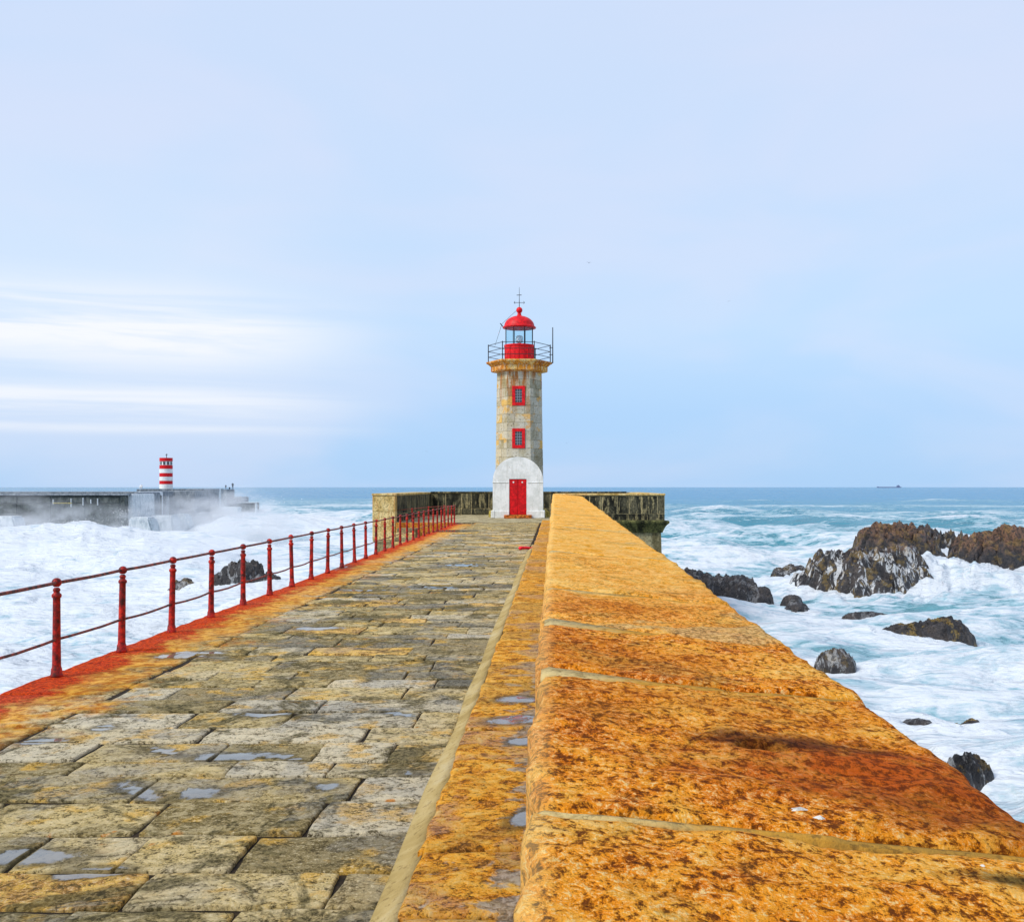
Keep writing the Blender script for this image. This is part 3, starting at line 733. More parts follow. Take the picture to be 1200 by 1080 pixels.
def rods(name, z, r, sag):
    for (p0, p1) in zip(posts[:-1], posts[1:]):
        pts = []; s = sag*random.uniform(.3, 1.5)
        for q in range(7):
            t = q/6; pts.append((p0[0]+(p1[0]-p0[0])*t-rail.location.x+.006*math.sin(t*3.1)*random.uniform(-1, 1), p0[1]+(p1[1]-p0[1])*t-rail.location.y, z-s*4*t*(1-t)))
        MB().tube(pts, r, 6).build(name, 'rod_rust', rail, True)
rods('top_rail', .842, .0155, .004); rods('lower_rail', .335, .0125, .016)
# return rail across the stair head to the block of the head wall
ret = empty('stair_railing', (-6, HEAD0-.4, 0)); tag(ret, 'dark short iron railing crossing the stair landing beyond the end of the long railing', 'railing')
lx, ly = posts[-1]
for q, (x, zz) in enumerate(((-5.35, -.06), (-6.1, -.12), (-6.9, -.2))):
    o = add('post', post_me, None, ret); o.location = (x+6, .95, zz); o.rotation_euler = (0, 0, q); add('finial', ball_me, None, o)
for zz in (.842, .42):
    MB().tube([(lx+.05+6, ly+.02-HEAD0+.4, zz), (-5.35+6, .95, zz-.06), (-6.1+6, .95, zz-.12), (-6.9+6, .95, zz-.2), (-7.62+6, .95, zz-.26)], .016, 6).build('rail', 'rod_rust', ret, True)

# ------------------------------------------------------------------ pier head
hd = MB()
hd.prism([(-8.55, -.03), (5.10, -.03), (5.10, -.5), (5.35, -8), (-8.9, -8), (-8.55, -.5)], HEAD0+.1, HEAD1+.3)
o = hd.build('pier_head', 'lower_stone'); tag(o, kind='structure')
fl = MB().box(-7.65, 4.4, HEAD0+.06, HEAD1-.9, -.026, -.003).build('head_floor', 'head_paving'); tag(fl, kind='structure')
def block_wall(name, label, x0, x1, y, thick, z0, z1, cols, rowz, mat, coremat='mortar', copmat='lit_stone', blockmats=None):
    """wall across the view: mortar core with separate blocks on its near face and a coping on top"""
    root = empty(name, ((x0+x1)/2, y, z0)); tag(root, label, 'wall'); ox, oy, oz = root.location
    MB().box(x0-ox, x1-ox, .02, thick, 0, z1-.10-oz).build('mortar_core', coremat, root)
    xs = [x0]; 
    while xs[-1] < x1-.3: xs.append(min(x1, xs[-1]+cols*random.uniform(.7, 1.3)))
    xs[-1] = x1
    for (a, c) in zip(xs[:-1], xs[1:]):
        for (za, zb) in zip(rowz[:-1], rowz[1:]):
            MB().box(a-ox+.022, c-ox-.022, random.uniform(-.012, .004), .05, za-oz+.014, zb-oz-.014, .012).build('block', mat, root)
    MB().box(x0-ox-.03, x1-ox+.03, -.05, thick+.05, z1-.098-oz, z1-oz, .02).build('coping', copmat, root)
    return root
Wz = 1.39
block_wall('head_wall', 'dark weathered stone wall behind the lighthouse, closing the far end of the pier', -7.58, 4.38, 62.8, .9, -.02, 1.42, .85, [.0, .38, 1.31], 'dark_stone', copmat='dark_stone')
fw = block_wall('head_wall', 'dark mossy stone wall right of the lighthouse where the orange parapet ends', .05, 5.27, HEAD0+.05, .85, -.02, Wz, .62, [.42, 1.28], 'dark_stone')
ox, oy, oz = fw.location
for (za, zb, pr) in ((.10, .41, .0),):
    xs = [.05]
    while xs[-1] < 5.27-.4: xs.append(min(5.27, xs[-1]+random.uniform(.6, 1.1)))
    xs[-1] = 5.27
    for a, c in zip(xs[:-1], xs[1:]): MB().box(a-ox+.012, c-ox-.012, -.03, .05, za-oz, zb-oz, .015).build('band_block', 'dark_stone', fw)
lp = []
ledge = MB(); prof2 = [(-.30, .10), (-.34, .04), (-.32, -.03), (-.24, -.10), (-.16, -.22), (-.10, -.36), (-.06, -.48), (.3, -.5), (.3, .12), (-.05, .12)]
vv = [(x, y_, z_-oz) for x in (.3-ox, 5.27+.22-ox) for y_, z_ in prof2]; nn = len(prof2)
for q in range(nn):      # return the ledge round the corner: lower profile steps back in x
    x_, y_, z_ = vv[nn+q]; vv[nn+q] = (5.10-ox+(-prof2[q][0] if prof2[q][0] < .2 else 0.0)*1.1, y_, z_)
ledge.addm(vv, [tuple(range(nn)), tuple(range(2*nn-1, nn-1, -1))]+[(i, i+nn, (i+1) % nn+nn, (i+1) % nn) for i in range(nn)])
ledge.build('ledge', 'mossy_ledge', fw)
# side walls of the head
def side_wall(label, x0, x1, front_mat, inner):
    root = empty('head_wall', ((x0+x1)/2, HEAD0+1, -.02)); tag(root, label, 'wall'); ox, oy, oz = root.location
    MB().box(x0-ox+.01, x1-ox-.01, HEAD0+.02-oy, HEAD1-oy-.02, -.9, Wz-.1-oz).build('mortar_core', 'mortar', root)
    rz = [-.85, -.2, .52, 1.28]
    for za, zb in zip(rz[:-1], rz[1:]): MB().box(x0-ox, x1-ox, HEAD0-.02-oy, HEAD0+.5-oy, za-oz+.006, zb-oz-.006, .02).build('end_block', front_mat, root)
    ys = [HEAD0+.5]
    while ys[-1] < HEAD1-1.2: ys.append(ys[-1]+random.uniform(.9, 1.5))
    for a, c in zip(ys[:-1], ys[1:]):
        for za, zb in ((.0, .38), (.38, 1.28)):
            xa, xb = (x1-.04, x1+random.uniform(0, .012)) if inner > 0 else (x0-random.uniform(0, .012), x0+.04)
            MB().box(xa-ox, xb-ox, a-oy+.02, c-oy-.02, za-oz+.012, zb-oz-.012, .01).build('block', 'dark_stone', root)
    MB().box(x0-ox-.03, x1-ox+.03, HEAD0-.05-oy, HEAD1-oy, Wz-.098-oz, Wz-oz, .02).build('coping', 'lit_stone', root)
    return root
side_wall('tall pale ochre stone wall end standing left of the iron railing', -8.72, -7.62, 'lit_stone', 1)
rw = empty('head_wall', (4.85, HEAD0+7, -.02)); tag(rw, 'dark stone side wall of the pier head facing the open sea at right', 'wall')
MB().box(-.42, .40, -6.05, 6.75, -.5, Wz-.08).build('mortar_core', 'dark_stone', rw)
MB().box(-.45, .43, -6.04, 6.74, Wz-.078, Wz+.018, .02).build('coping', 'lit_stone', rw)
# stair landing and steps beyond the railing
MB().box(-7.6, -4.6, HEAD0-.02, HEAD0+.12, -1.6, -.002, .02).build('landing_wall', 'orange_stone'); lw = bpy.data.objects['landing_wall']
tag(lw, 'low orange rust-stained stone wall of the landing beneath the short railing', 'wall')
stair = empty('stone_stair', (-6.9, HEAD0-1.2, -2)); tag(stair, 'worn dark stone steps descending beside the pale wall end beyond the railing', 'stairs')
for q in range(7):
    MB().box(-.55+.0*q, .35, .75-.3*(q+1), 1.15-.3*q if q == 0 else .75-.3*q, -3.0, 1.75-.2*q, .02).build('stair_tread', 'lit_stone' if q % 2 else 'lower_stone', stair)

# ------------------------------------------------------------------ lighthouse
LX, LY = -2.01, 58.2
lh = empty('lighthouse', (LX, LY, 0)); tag(lh, 'stone hexagonal lighthouse with red lantern dome, red windows and white arched porch', 'lighthouse')
def hexring(r, z, rot=0.0): return [(r*math.cos(R(60*k)+rot), r*math.sin(R(60*k)+rot), z) for k in range(6)]
RB, RT, ZT = 1.385, 1.265, 8.2
core = MB(); core.lathe([(RB-.035, 0), (RT-.035, ZT)], 6, (0, 0), 0); core.build('tower_core', 'mortar', lh)
nc = 17; ch = ZT/nc
wins = [(3.86, 4.96), (6.24, 7.33)]
for k in range(6):
    a0, a1 = R(60*k), R(60*(k+1)); am = (a0+a1)/2
    front = abs((math.degrees(am) % 360)-270) < 5
    for cidx in range(nc):
        z0, z1 = cidx*ch, (cidx+1)*ch
        def rad(z): return RB+(RT-RB)*z/ZT
        sp = [0, .5, 1] if cidx % 2 else [0, .27, .76, 1]
        if (cidx+k) % 3 == 0: sp = [0, .36, 1]
        sp2 = [s+random.uniform(-.05, .05) if 0 < s < 1 else s for s in sp]
        for s0, s1 in zip(sp2[:-1], sp2[1:]):
            pts = []
            dep = random.uniform(-.006, .006)
            for z, inset in ((z0+.008, 0), (z1-.008, 0)):
                r = rad(z)+dep
                A = Vector((r*math.cos(a0), r*math.sin(a0), z)); B = Vector((r*math.cos(a1), r*math.sin(a1), z))
                e = .008/(B-A).length
                pts += [A.lerp(B, s0+e if s0 > 0 else 0), A.lerp(B, s1-e if s1 < 1 else 1)]
            nrm = Vector((math.cos(am), math.sin(am), 0))
            vv = [p_ for p_ in pts]+[p_-nrm*.06 for p_ in pts]
            ff = [(0, 1, 3, 2), (0, 4, 5, 1), (2, 3, 7, 6), (0, 2, 6, 4), (1, 5, 7, 3)]
            add('granite_block', me_np('granite_block', vv, ff), 'tower_granite', lh)
YF = -RB*math.cos(R(30))        # front face at the base, local y
def face_y(z): return -(RB+(RT-RB)*z/ZT)*math.cos(R(30))
for (z0, z1) in wins:
    yf = face_y((z0+z1)/2)
    fr = MB(); wd = .36
    fr.box(-wd, -wd+.17, yf-.05, yf+.02, z0, z1, .008).box(wd-.17, wd, yf-.05, yf+.02, z0, z1, .008).box(-wd+.171, wd-.171, yf-.05, yf+.02, z0, z0+.17, .008).box(-wd+.171, wd-.171, yf-.05, yf+.02, z1-.17, z1, .008)
    wo = fr.build('window', 'red_paint', lh)
    MB().box(-wd+.17, wd-.17, yf-.018, yf+.03, z0+.17, z1-.17).build('pane', 'dark_glass', wo)
    gr = MB()
    for q in range(1, 5): gr.box(-wd+.17, wd-.17, yf-.032, yf-.019, z0+.17+(z1-z0-.34)*q/5-.012, z0+.17+(z1-z0-.34)*q/5+.012)
    for xx in (-.065, .065): gr.box(xx-.010, xx+.010, yf-.034, yf-.0205, z0+.17, z1-.17)
    gr.build('grille', 'grey_metal', wo)
# gallery
gal = MB().lathe([(RT-.02, 8.16), (1.55, 8.20), (1.60, 8.24), (1.60, 8.50), (1.66, 8.54), (1.74, 8.62), (1.86, 8.68), (1.88, 8.72), (1.88, 8.78), (1.0, 8.80)], 6, (0, 0), 0).build('gallery', 'gallery_stone', lh)
for k in range(6):
    for t in (.0, .5):
        A = Vector(hexring(1.615, 8.24)[k]); B = Vector(hexring(1.615, 8.24)[(k+1) % 6]); P = A.lerp(B, t+.02)
        Q = A.lerp(B, t+.46); nrm = Vector((math.cos(R(60*k+30)), math.sin(R(60*k+30)), 0))
        vv = [P, Q, Q+Vector((0, 0, .25)), P+Vector((0, 0, .25))]; vv = [p_+nrm*.012 for p_ in vv]+[p_-nrm*.1 for p_ in vv]
        add('corbel_block', me_np('corbel_block', vv, [(0, 1, 2, 3), (0, 4, 5, 1), (1, 5, 6, 2), (2, 6, 7, 3), (3, 7, 4, 0)]), 'gallery_stone', gal)
br = None
hv = hexring(1.76, 8.78)
for k in range(6):
    A = Vector(hv[k]); B = Vector(hv[(k+1) % 6])
    MB().tube([A, A+Vector((0, 0, 1.0))], .028, 6).build('gallery_post', 'black_metal', lh)
    for hh in (.28, .60, .95): MB().tube([A+Vector((0, 0, hh)), B+Vector((0, 0, hh))], .018, 5).build('gallery_rail', 'black_metal', lh)
# lantern
lr = MB().lathe([(.86, 8.79), (.86, 8.9), (.84, 8.92), (.84, 9.62), (.87, 9.66), (.87, 9.74), (.80, 9.75)], 20).build('lantern_base', 'red_paint', lh)
for k in range(10):
    a = 2*math.pi*k/10+.31
    MB().tube([(.845*math.cos(a), .845*math.sin(a), 8.95), (.845*math.cos(a), .845*math.sin(a), 9.6)], .022, 5).build('rib', 'red_paint', lr)
glz = MB()
NG = 8
for k in range(NG):
    a0, a1 = 2*math.pi*k/NG+R(22.5), 2*math.pi*(k+1)/NG+R(22.5)
    vv = []
    for r in (.80, .785):
        for z in (9.75, 10.72):
            for a in (a0, a1): vv.append((r*math.cos(a), r*math.sin(a), z))
    add('pane', me_np('pane', vv, [(0, 1, 3, 2), (5, 4, 6, 7), (0, 4, 5, 1), (2, 3, 7, 6), (0, 2, 6, 4), (1, 5, 7, 3)]), 'glass', lh)
    MB().tube([(.81*math.cos(a0), .81*math.sin(a0), 9.74), (.81*math.cos(a0), .81*math.sin(a0), 10.74)], .024, 5).build('mullion', 'black_metal', lh)
MB().lathe([(.10, 9.74), (.10, 9.88), (.20, 9.92), (.22, 10.05), (.22, 10.15), (.18, 10.26), (.08, 10.30), (.02, 10.31)], 14).build('lamp', 'lamp_lens', lh, True)
dome = MB().lathe([(.78, 10.70), (.94, 10.71), (.96, 10.76), (.90, 10.80)]+[(.86*math.cos(t), 10.82+.60*math.sin(t)) for t in np.linspace(0.05, 1.35, 9)]+[(.13, 11.44), (.10, 11.52), (.12, 11.56)], 24).build('dome', 'red_paint', lh, True)
MB().lathe([(.06, 11.54)]+[(.18*math.sin(t), 11.74-.18*math.cos(t)) for t in np.linspace(.4, 3.0, 9)], 16).build('ball', 'red_paint', dome, True)
vane = MB().tube([(0, 0, 11.9), (0, 0, 13.05)], .022, 6, .008)
vane.tube([(-.30, 0, 12.17), (.30, 0, 12.17)], .014, 5).tube([(0, -.3, 12.17), (0, .3, 12.17)], .014, 5).tube([(-.15, .02, 12.6), (.13, -.02, 12.6)], .018, 5)
for sx in (-1, 1): vane.tube([(sx*.30, 0, 12.17), (sx*.24, 0, 12.25)], .012, 5).tube([(sx*.30, 0, 12.17), (sx*.24, 0, 12.10)], .012, 5)
vane.build('lightning_rod', 'black_metal', lh)
MB().tube([(1.90, -.1, 8.72), (1.90, -.1, 10.75)], .035, 6, .025).build('antenna', 'black_metal', lh)
MB().tube([(1.70, -.1, 9.2), (1.90, -.1, 9.2)], .02, 5).tube([(1.70, -.1, 9.6), (1.90, -.1, 9.6)], .02, 5).build('antenna_bracket', 'black_metal', lh)
MB().tube([(-.16, 0, 11.72), (-.98, -.1, 10.95), (-1.36, -.3, 9.7)], .010, 5).build('stay_wire', 'black_metal', lh)
MB().tube([(-.92, -.1, 10.78), (-1.08, -.1, 10.98)], .028, 6).build('bracket', 'black_metal', lh)
# white arched porch
PW, PY0 = 1.37, 55.9-LY
arch = [(-PW, 0.0), (PW, 0.0), (PW, 2.05)]+[(PW*math.cos(t), 2.05+1.30*math.sin(t)) for t in np.linspace(.06, math.pi-.06, 27)]+[(-PW, 2.05)]
dw, dz0, dz1 = .475, .19, 2.14
# porch body with a real doorway: outer arch outline joined round the opening
po = MB()
left = [(-PW, 0.0), (-dw, 0.0), (-dw, dz1), (-dw, 2.14)]
body = [(-PW, 0), (-dw, 0), (-dw, dz1), (dw, dz1), (dw, 0), (PW, 0), (PW, 2.05)]+[(PW*math.cos(t), 2.05+1.30*math.sin(t)) for t in np.linspace(.06, math.pi-.06, 27)]+[(-PW, 2.05)]
po.prism(body, PY0, -1.0); porch = po.build('porch', 'white_paint', lh)
for sx in (-1, 1): MB().box(sx*PW-.10 if sx > 0 else -PW-.10, PW+.10 if sx > 0 else -PW+.10, PY0-.06, -1.0, 0, .42, .03).build('plinth', 'white_paint', porch)
for sx in (-1, 1): MB().box(min(sx*(dw+.0), sx*(PW-.1)), max(sx*dw, sx*(PW-.1)), PY0-.035, PY0+.05, .0, .40, .012).build('plinth', 'white_paint', porch)
for sx in (-1, 1): MB().box(min(sx*(dw+.05), sx*(PW+.03)), max(sx*(dw+.05), sx*(PW+.03)), PY0-.025, PY0+.03, 1.93, 1.975, .008).build('string_course', 'white_paint', porch)
MB().box(-dw, dw, PY0+.12, PY0+.2, dz0, dz1).build('door_back', 'black_metal', porch)
for sx in (-1, 1):
    x0_, x1_ = sorted((sx*.008, sx*(dw-.006)))
    dl = MB().box(x0_, x1_, PY0+.03, PY0+.11, dz0+.01, dz1-.012, .01).build('door_leaf', 'red_paint', porch)
    MB().box(x0_+.09, x1_-.09, PY0+.018, PY0+.032, dz0+.14, dz0+.85, .008).box(x0_+.09, x1_-.09, PY0+.018, PY0+.032, dz0+1.0, dz1-.30, .008).build('door_panel', 'red_paint', dl)
    MB().box(sx*.24-.04, sx*.24+.04, PY0+.012, PY0+.028, dz1-.22, dz1-.14, .006).build('notice', 'white_paint', dl)
MB().box(-.74, .76, PY0-.30, PY0+.15, -.002, .185, .02).build('threshold', 'rust_step', porch)
# stone plinth of the tower
MB().lathe([(1.75, 0), (1.72, .30), (1.55, .42), (1.38, .46)], 6).build('tower_plinth', 'moss', lh)

# ------------------------------------------------------------------ rocks
def rock(name, label, mat, px0, px1, ytop, ybase, depth_ratio=.8, seed=0, rough=.34, sub=5, peaks=None, flat=1.0, group=None, dshift=0, pw=.95):
    """craggy outcrop: tilted fracture blocks over a lumpy envelope, running on below the water"""
    D = 7*F/(ybase-570.5)+dshift; x0, x1 = (px0-650)/F*D, (px1-650)/F*D
    W_ = (x1-x0)/2; H = (ybase-ytop)/F*D; dep = W_*depth_ratio
    nu = {3: 36, 4: 64, 5: 120, 6: 150}[sub]; nv = int(nu*.8)
    U, V = np.meshgrid(np.linspace(-1.25, 1.25, nu), np.linspace(-1.25, 1.25, nv)); u, v = U.ravel(), V.ravel()
    g = np.random.default_rng(seed+100); q2 = np.stack([u*1.6, v*1.6, np.full_like(u, seed*1.7)], 1)
    uw = u+.16*fbm(q2, 4, seed, .55); vw = v+.16*fbm(q2+31, 4, seed+3, .55)
    pk = peaks or [(g.uniform(-.3, .3), 1.0, .6), (g.uniform(-.7, .7), .75, .5)]
    env = np.full(len(u), -9.0)
    for (c, h, wd) in pk:
        vc = g.uniform(-.25, .25)
        env = np.maximum(env, h*(1.12-np.abs((uw-c)/(wd*1.75))**2.4-np.abs((vw-vc)/.92)**2.4))
    rim = 1.05-np.sqrt(uw**2+vw**2)**3
    env = np.minimum(env, rim*1.3)
    nc = {3: 7, 4: 14, 5: 34, 6: 60}[sub]
    cp = g.uniform(-1.1, 1.1, (nc, 2)); tilt = g.normal(0, .55, (nc, 2)); hz = g.normal(0, 1, nc)
    cu = uw+.10*fbm(q2*2.3, 3, seed+8); cv = vw+.10*fbm(q2*2.3+9, 3, seed+9)
    dm = np.sqrt(((cu[:, None]-cp[:, 0])*1.0)**2+((cv[:, None]-cp[:, 1])*.8)**2); o2 = np.argsort(dm, axis=1)[:, :2]
    i1 = o2[:, 0]; r_ = np.arange(len(u)); gap = dm[r_, o2[:, 1]]-dm[r_, i1]
    blk = .10*hz[i1]+tilt[i1, 0]*(cu-cp[i1, 0])*.5+tilt[i1, 1]*(cv-cp[i1, 1])*.5
    up = np.sign(env)*np.abs(env)**.80
    h = up+rough*(1.1*blk-.30*np.exp(-(gap/.05)**2)+.30*fbm(q2*2.0, 4, seed+12, .55)+.26*ridged(q2*3.4, 4, seed+15, .6)-.26)*np.clip(up+.35, 0, 1)
    h = h-.10; h = h/np.percentile(h, 99.7)
    on = h > 0
    if on.any():                                  # fit the part above water to the width seen in the photograph
        ul, ur = np.percentile(u[on], 1), np.percentile(u[on], 99); u = (u-(ul+ur)/2)*2/(ur-ul)
    lat = .05*W_*fbm(q2*5, 3, seed+21)
    P = np.stack([u*W_+lat, v*dep+lat*.7, np.where(h > 0, h*H, np.maximum(h*H*1.2, -1.6))], 1)
    ii, jj = np.meshgrid(np.arange(nv-1), np.arange(nu-1), indexing='ij'); a0 = (ii*nu+jj).ravel()
    Fq = np.stack([a0, a0+1, a0+nu+1, a0+nu], 1)
    keep = (P[Fq, 2].max(1) > -1.2); Fq = Fq[keep]
    us = np.unique(Fq); mp = np.full(len(P), -1); mp[us] = np.arange(len(us))
    o = add(name, me_np(name, P[us], mp[Fq], True), mat); o.location = ((x0+x1)/2, D+dep*.55, SEA)
    try: o.data.set_sharp_from_angle(angle=R(28))
    except Exception: pass
    ROCKS.append((o.location.x, o.location.y, W_, dep))
    tag(o, label, 'rock', group); return o
G = 'rocks standing in the surf'
rock('sea_rock', 'large brown-topped rock with white water pouring down its near side', 'rock_fall', 944, 1104, 641, 689, .8, 3, .50, 6, [(-.7, .5, .35), (-.3, .85, .4), (.15, 1.0, .5), (.65, .75, .4)])
rock('sea_rock', 'highest brown rock behind the one with pouring water', 'rock_brown', 1000, 1112, 613, 666, .8, 12, .36, 6, [(-.45, 1.0, .45), (.05, .98, .5), (.6, .7, .45)])
rock('sea_rock', 'dark rounded rock at the back right of the tallest rock', 'rock_dark', 1050, 1150, 617, 660, .9, 5, .5, 5, [(-.2, 1.0, .5), (.4, .7, .5)])
rock('sea_rock', 'reddish-brown rock cut off by the right edge of the picture', 'rock_brown', 1122, 1290, 618, 682, .75, 9, .38, 6, [(-.5, .85, .45), (0, .95, .5), (.55, 1, .5)])
rock('sea_rock', 'low dark rock at the left foot of the large brown-topped rock', 'rock_dark', 938, 990, 663, 684, .8, 15, .4, 4)
rock('sea_rock', 'thin dark ledge leftmost of the large brown rock group', 'rock_dark', 907, 945, 662, 674, .7, 18, .4, 4, [(.3, 1, .5), (-.5, .6, .4)])
rock('sea_rock', 'yellow-tinged rock at the right foot of the large brown-topped rock', 'rock_lichen', 1056, 1100, 656, 687, .8, 21, .42, 4)
rock('sea_rock', 'flat dark rocks awash between the two big brown rocks', 'rock_dark', 1078, 1135, 675, 687, .6, 24, .5, 4, [(-.6, .7, .3), (.1, 1, .3), (.7, .7, .3)])
rock('sea_rock', 'dark sloping rock peeping out from behind the orange parapet', 'rock_wet', 770, 890, 669, 696, .9, 27, .55, 5, [(-.3, 1, .5), (.3, .8, .4), (.8, .35, .3)])
rock('sea_rock', 'low black ledge right of the sloping rock behind the parapet', 'rock_wet', 850, 906, 682, 701, .8, 41, .45, 4, [(-.5, 1, .5), (.5, .5, .4)])
rock('sea_rock', 'small round dark rock left of the brown rock group, upper of two', 'rock_wet', 919, 940, 697, 703, .8, 30, .3, 3)
rock('sea_rock', 'small dark rock left of the brown rock group, lower of two', 'rock_wet', 924, 946, 706, 711, .8, 33, .3, 3)
rock('sea_rock', 'long flat dark rock with yellow lichen along its top', 'rock_lichen', 1036, 1142, 725, 750, .5, 36, .30, 5, [(-.85, .45, .35), (-.4, .75, .4), (.2, .9, .4), (.55, 1, .45)])
rock('sea_rock', 'small angular grey rock in foam right of the parapet middle', 'rock_dark', 959, 1004, 760, 786, .8, 39, .34, 4)
rock('sea_rock', 'tiny ochre-edged rock awash in foam near the right edge', 'rock_lichen', 1112, 1153, 843, 854, .5, 42, .4, 3, [(-.6, .5, .4), (.4, 1, .4)])
rock('sea_rock', 'black streaked rock beside the parapet at lower right', 'rock_dark', 1108, 1168, 885, 922, .8, 45, .36, 4)
rock('sea_rock', 'smooth dark rock barely showing left of the ochre-edged one', 'rock_wet', 1058, 1096, 843, 852, .6, 48, .3, 3)
rock('sea_rock', 'dark ledge awash beyond the long flat lichened rock', 'rock_wet', 992, 1044, 717, 723, .4, 51, .5, 3)
rock('sea_rock', 'big steep blue-grey rock in spray behind the iron railing', 'rock_teal', 244, 322, 657, 694, .8, 54, .30, 5, [(-.05, 1, .34), (.45, .55, .4), (-.5, .5, .3)])
rock('sea_rock', 'low jagged dark rock left of the steep rock behind the railing', 'rock_dark', 196, 252, 678, 693, .6, 57, .45, 4, [(-.3, 1, .25), (.3, .6, .5), (-.9, .2, .3)])

build_sea()

# ------------------------------------------------------------------ far breakwater
bw = empty('breakwater', (-70, 180, SEA)); tag(bw, 'long grey concrete breakwater across the water at far left', 'breakwater')
def fbox(name, mat, px0, px1, ytop, D, depth, ybase=None, bev=.15, parent=bw, back=False):
    x0, x1 = (px0-650)/F*D, (px1-650)/F*(D+depth if back else D); zt = EYE-(ytop-570.5)/F*D; zb = SEA-1.5 if ybase is None else EYE-(ybase-570.5)/F*D
    off = parent.location if parent else Vector((0, 0, 0))
    return MB().box(x0-off.x, x1-off.x, D-off.y, D+depth-off.y, zb-off.z, zt-off.z, bev).build(name, mat, parent)
fbox('wall_section', 'concrete_dark', -160, 147, 580.6, 150, 14)
for px in (-100, -60, -20, 20, 60, 100): fbox('wall_panel', 'concrete_dark', px+.8, px+39.2, 590, 149.9, .4, 640, .06)
for px in (-100, -60, -20, 20, 60, 100): fbox('upper_panel', 'concrete_dark', px+.8, px+39.2, 582.2, 149.85, .4, 589.4, .06)
fbox('parapet_cap', 'concrete_grey', -160, 149, 578.3, 149.6, 3, 580.5, .05)
fbox('deck_cap', 'concrete_grey', -160, 165, 576.2, 163, 14, 582, .05)
fbox('end_pier', 'concrete_pale', 147.3, 156.5, 578.5, 151, 8)
fbox('end_pier', 'concrete_grey', 156.7, 161, 576.8, 153, 9)
fbox('end_pier', 'concrete_pale', 161.2, 165.2, 576, 158, 9)
fbox('wall_section', 'concrete_grey', 165.4, 186, 575.3, 178, 20)
fbox('buttress', 'concrete_pale', 185, 196, 576.6, 177.4, 3)
fbox('wall_section', 'concrete_grey', 196.2, 249, 575, 178.3, 9, back=True)
fbox('parapet_cap', 'concrete_grey', 165, 257, 572.6, 189, 9, 576.5, .05, back=True)
fbox('deck', 'concrete_grey', 160, 262, 572.9, 200, 40, 580, .05, back=True)
fbox('wall_section', 'concrete_grey', 228, 256.8, 573.2, 225, 8, back=True)
fbox('end_pier', 'concrete_pale', 255, 259.4, 572.4, 234, 2, back=True)
fbox('wall_section', 'concrete_grey', 250, 275, 573.1, 262, 6, back=True)
fbox('tier', 'concrete_grey', 262, 291.5, 582, 266, 6, back=True)
fbox('tier', 'concrete_dark', 278, 304, 589.2, 262, 4, back=True)
fbox('tier_cap', 'concrete_pale', 278, 304.6, 588.5, 261.4, 4.8, 589.2, .05, back=True)
fbox('tier', 'concrete_pale', 254, 283, 594, 255, 3, None, back=True)
fbox('end_pier', 'concrete_pale', 298.5, 300.6, 589.3, 261.0, .8)
# walkway lights and ladder marks on the near wall face
for px, y0, y1 in ((62, 585, 591), (83, 584, 594), (97, 583, 592), (106, 585, 590), (114, 584, 592)):
    fbox('fender_post', 'concrete_pale', px-.4, px+.4, y0, 149.5, .3, y1, .02)
fbox('fender_rail', 'moss', 62, 84, 589, 149.45, .2, 589.9, .02)
# armour blocks at its foot
def armour(px0, px1, ytop, ybase, D, depth, label, slopeL=0, slopeR=0):
    x0, x1 = (px0-650)/F*D, (px1-650)/F*D; zt = EYE-(ytop-570.5)/F*D; zb = SEA-1
    cx, cz = (x0+x1)/2, SEA
    poly = [(x0-cx, zb-cz), (x1-cx, zb-cz), (x1-cx-slopeR/F*D, zt-cz), (x0-cx+slopeL/F*D, zt-cz)]
    mb_ = MB().prism(poly, 0, depth); o = mb_.build('concrete_block', 'concrete_pale')
    bm = bmesh.new(); bm.from_mesh(o.data); bmesh.ops.bevel(bm, geom=bm.edges[:], offset=.25, segments=2, affect='EDGES'); bm.to_mesh(o.data); bm.free()
    o.location = (cx, D, cz); tag(o, label, 'block', 'concrete blocks at the foot of the breakwater')
armour(-30, 24, 605, 640, 140, 3, 'large pale sloping concrete block at the left picture edge below the breakwater', 0, 9)
armour(24, 50, 618.5, 640, 143, 2, 'low pale concrete block right of the large sloping one at the left edge', 0, 1)
armour(150, 184, 606, 640, 143, 3, 'pale concrete block with a sloping right side below the breakwater corner', 0, 10)
armour(176, 205, 604, 640, 152, 3, 'taller pale concrete block in the middle of those below the beacon', -2, 3)
armour(200, 224, 602, 640, 162, 3, 'rightmost pale slanting concrete block below the beacon', 0, 8)
# beacon
BD = 215.0; bx = (194.6-650)/F*BD; bz = EYE-(572.5-570.5)/F*BD
bea = empty('beacon_tower', (bx, BD, bz)); tag(bea, 'small cylindrical red and white banded beacon tower on the far breakwater', 'beacon')
Rb = 7.4/F*BD; pz = lambda y: (572.5-y)/F*BD
bands_ = [(572.5, 567.2, 'white_paint'), (567.2, 563.2, 'red_paint'), (563.2, 558.5, 'white_paint'), (558.5, 554.2, 'red_paint'), (554.2, 549.3, 'white_paint'), (549.3, 545.0, 'red_paint'), (545.0, 540.4, 'white_paint'), (540.4, 536.4, 'red_paint')]
for (ya, yb, mm) in bands_:
    rr = Rb*(.93 if (ya, yb) == (545.0, 540.4) else 1)
    MB().lathe([(rr, pz(ya)+.004), (rr, pz(yb)-.004)], 24).build('band', mm, bea)
for k in range(10):
    a = 2*math.pi*k/10+.2; a2 = a+.34
    vv = [(r*math.cos(q), r*math.sin(q), z) for r in (Rb*.96, Rb*.90) for z in (pz(544.6), pz(540.9)) for q in (a, a2)]
    add('window', me_np('window', vv, [(0, 1, 3, 2), (0, 4, 5, 1), (2, 3, 7, 6), (0, 2, 6, 4), (1, 5, 7, 3)]), 'dark_glass', bea)
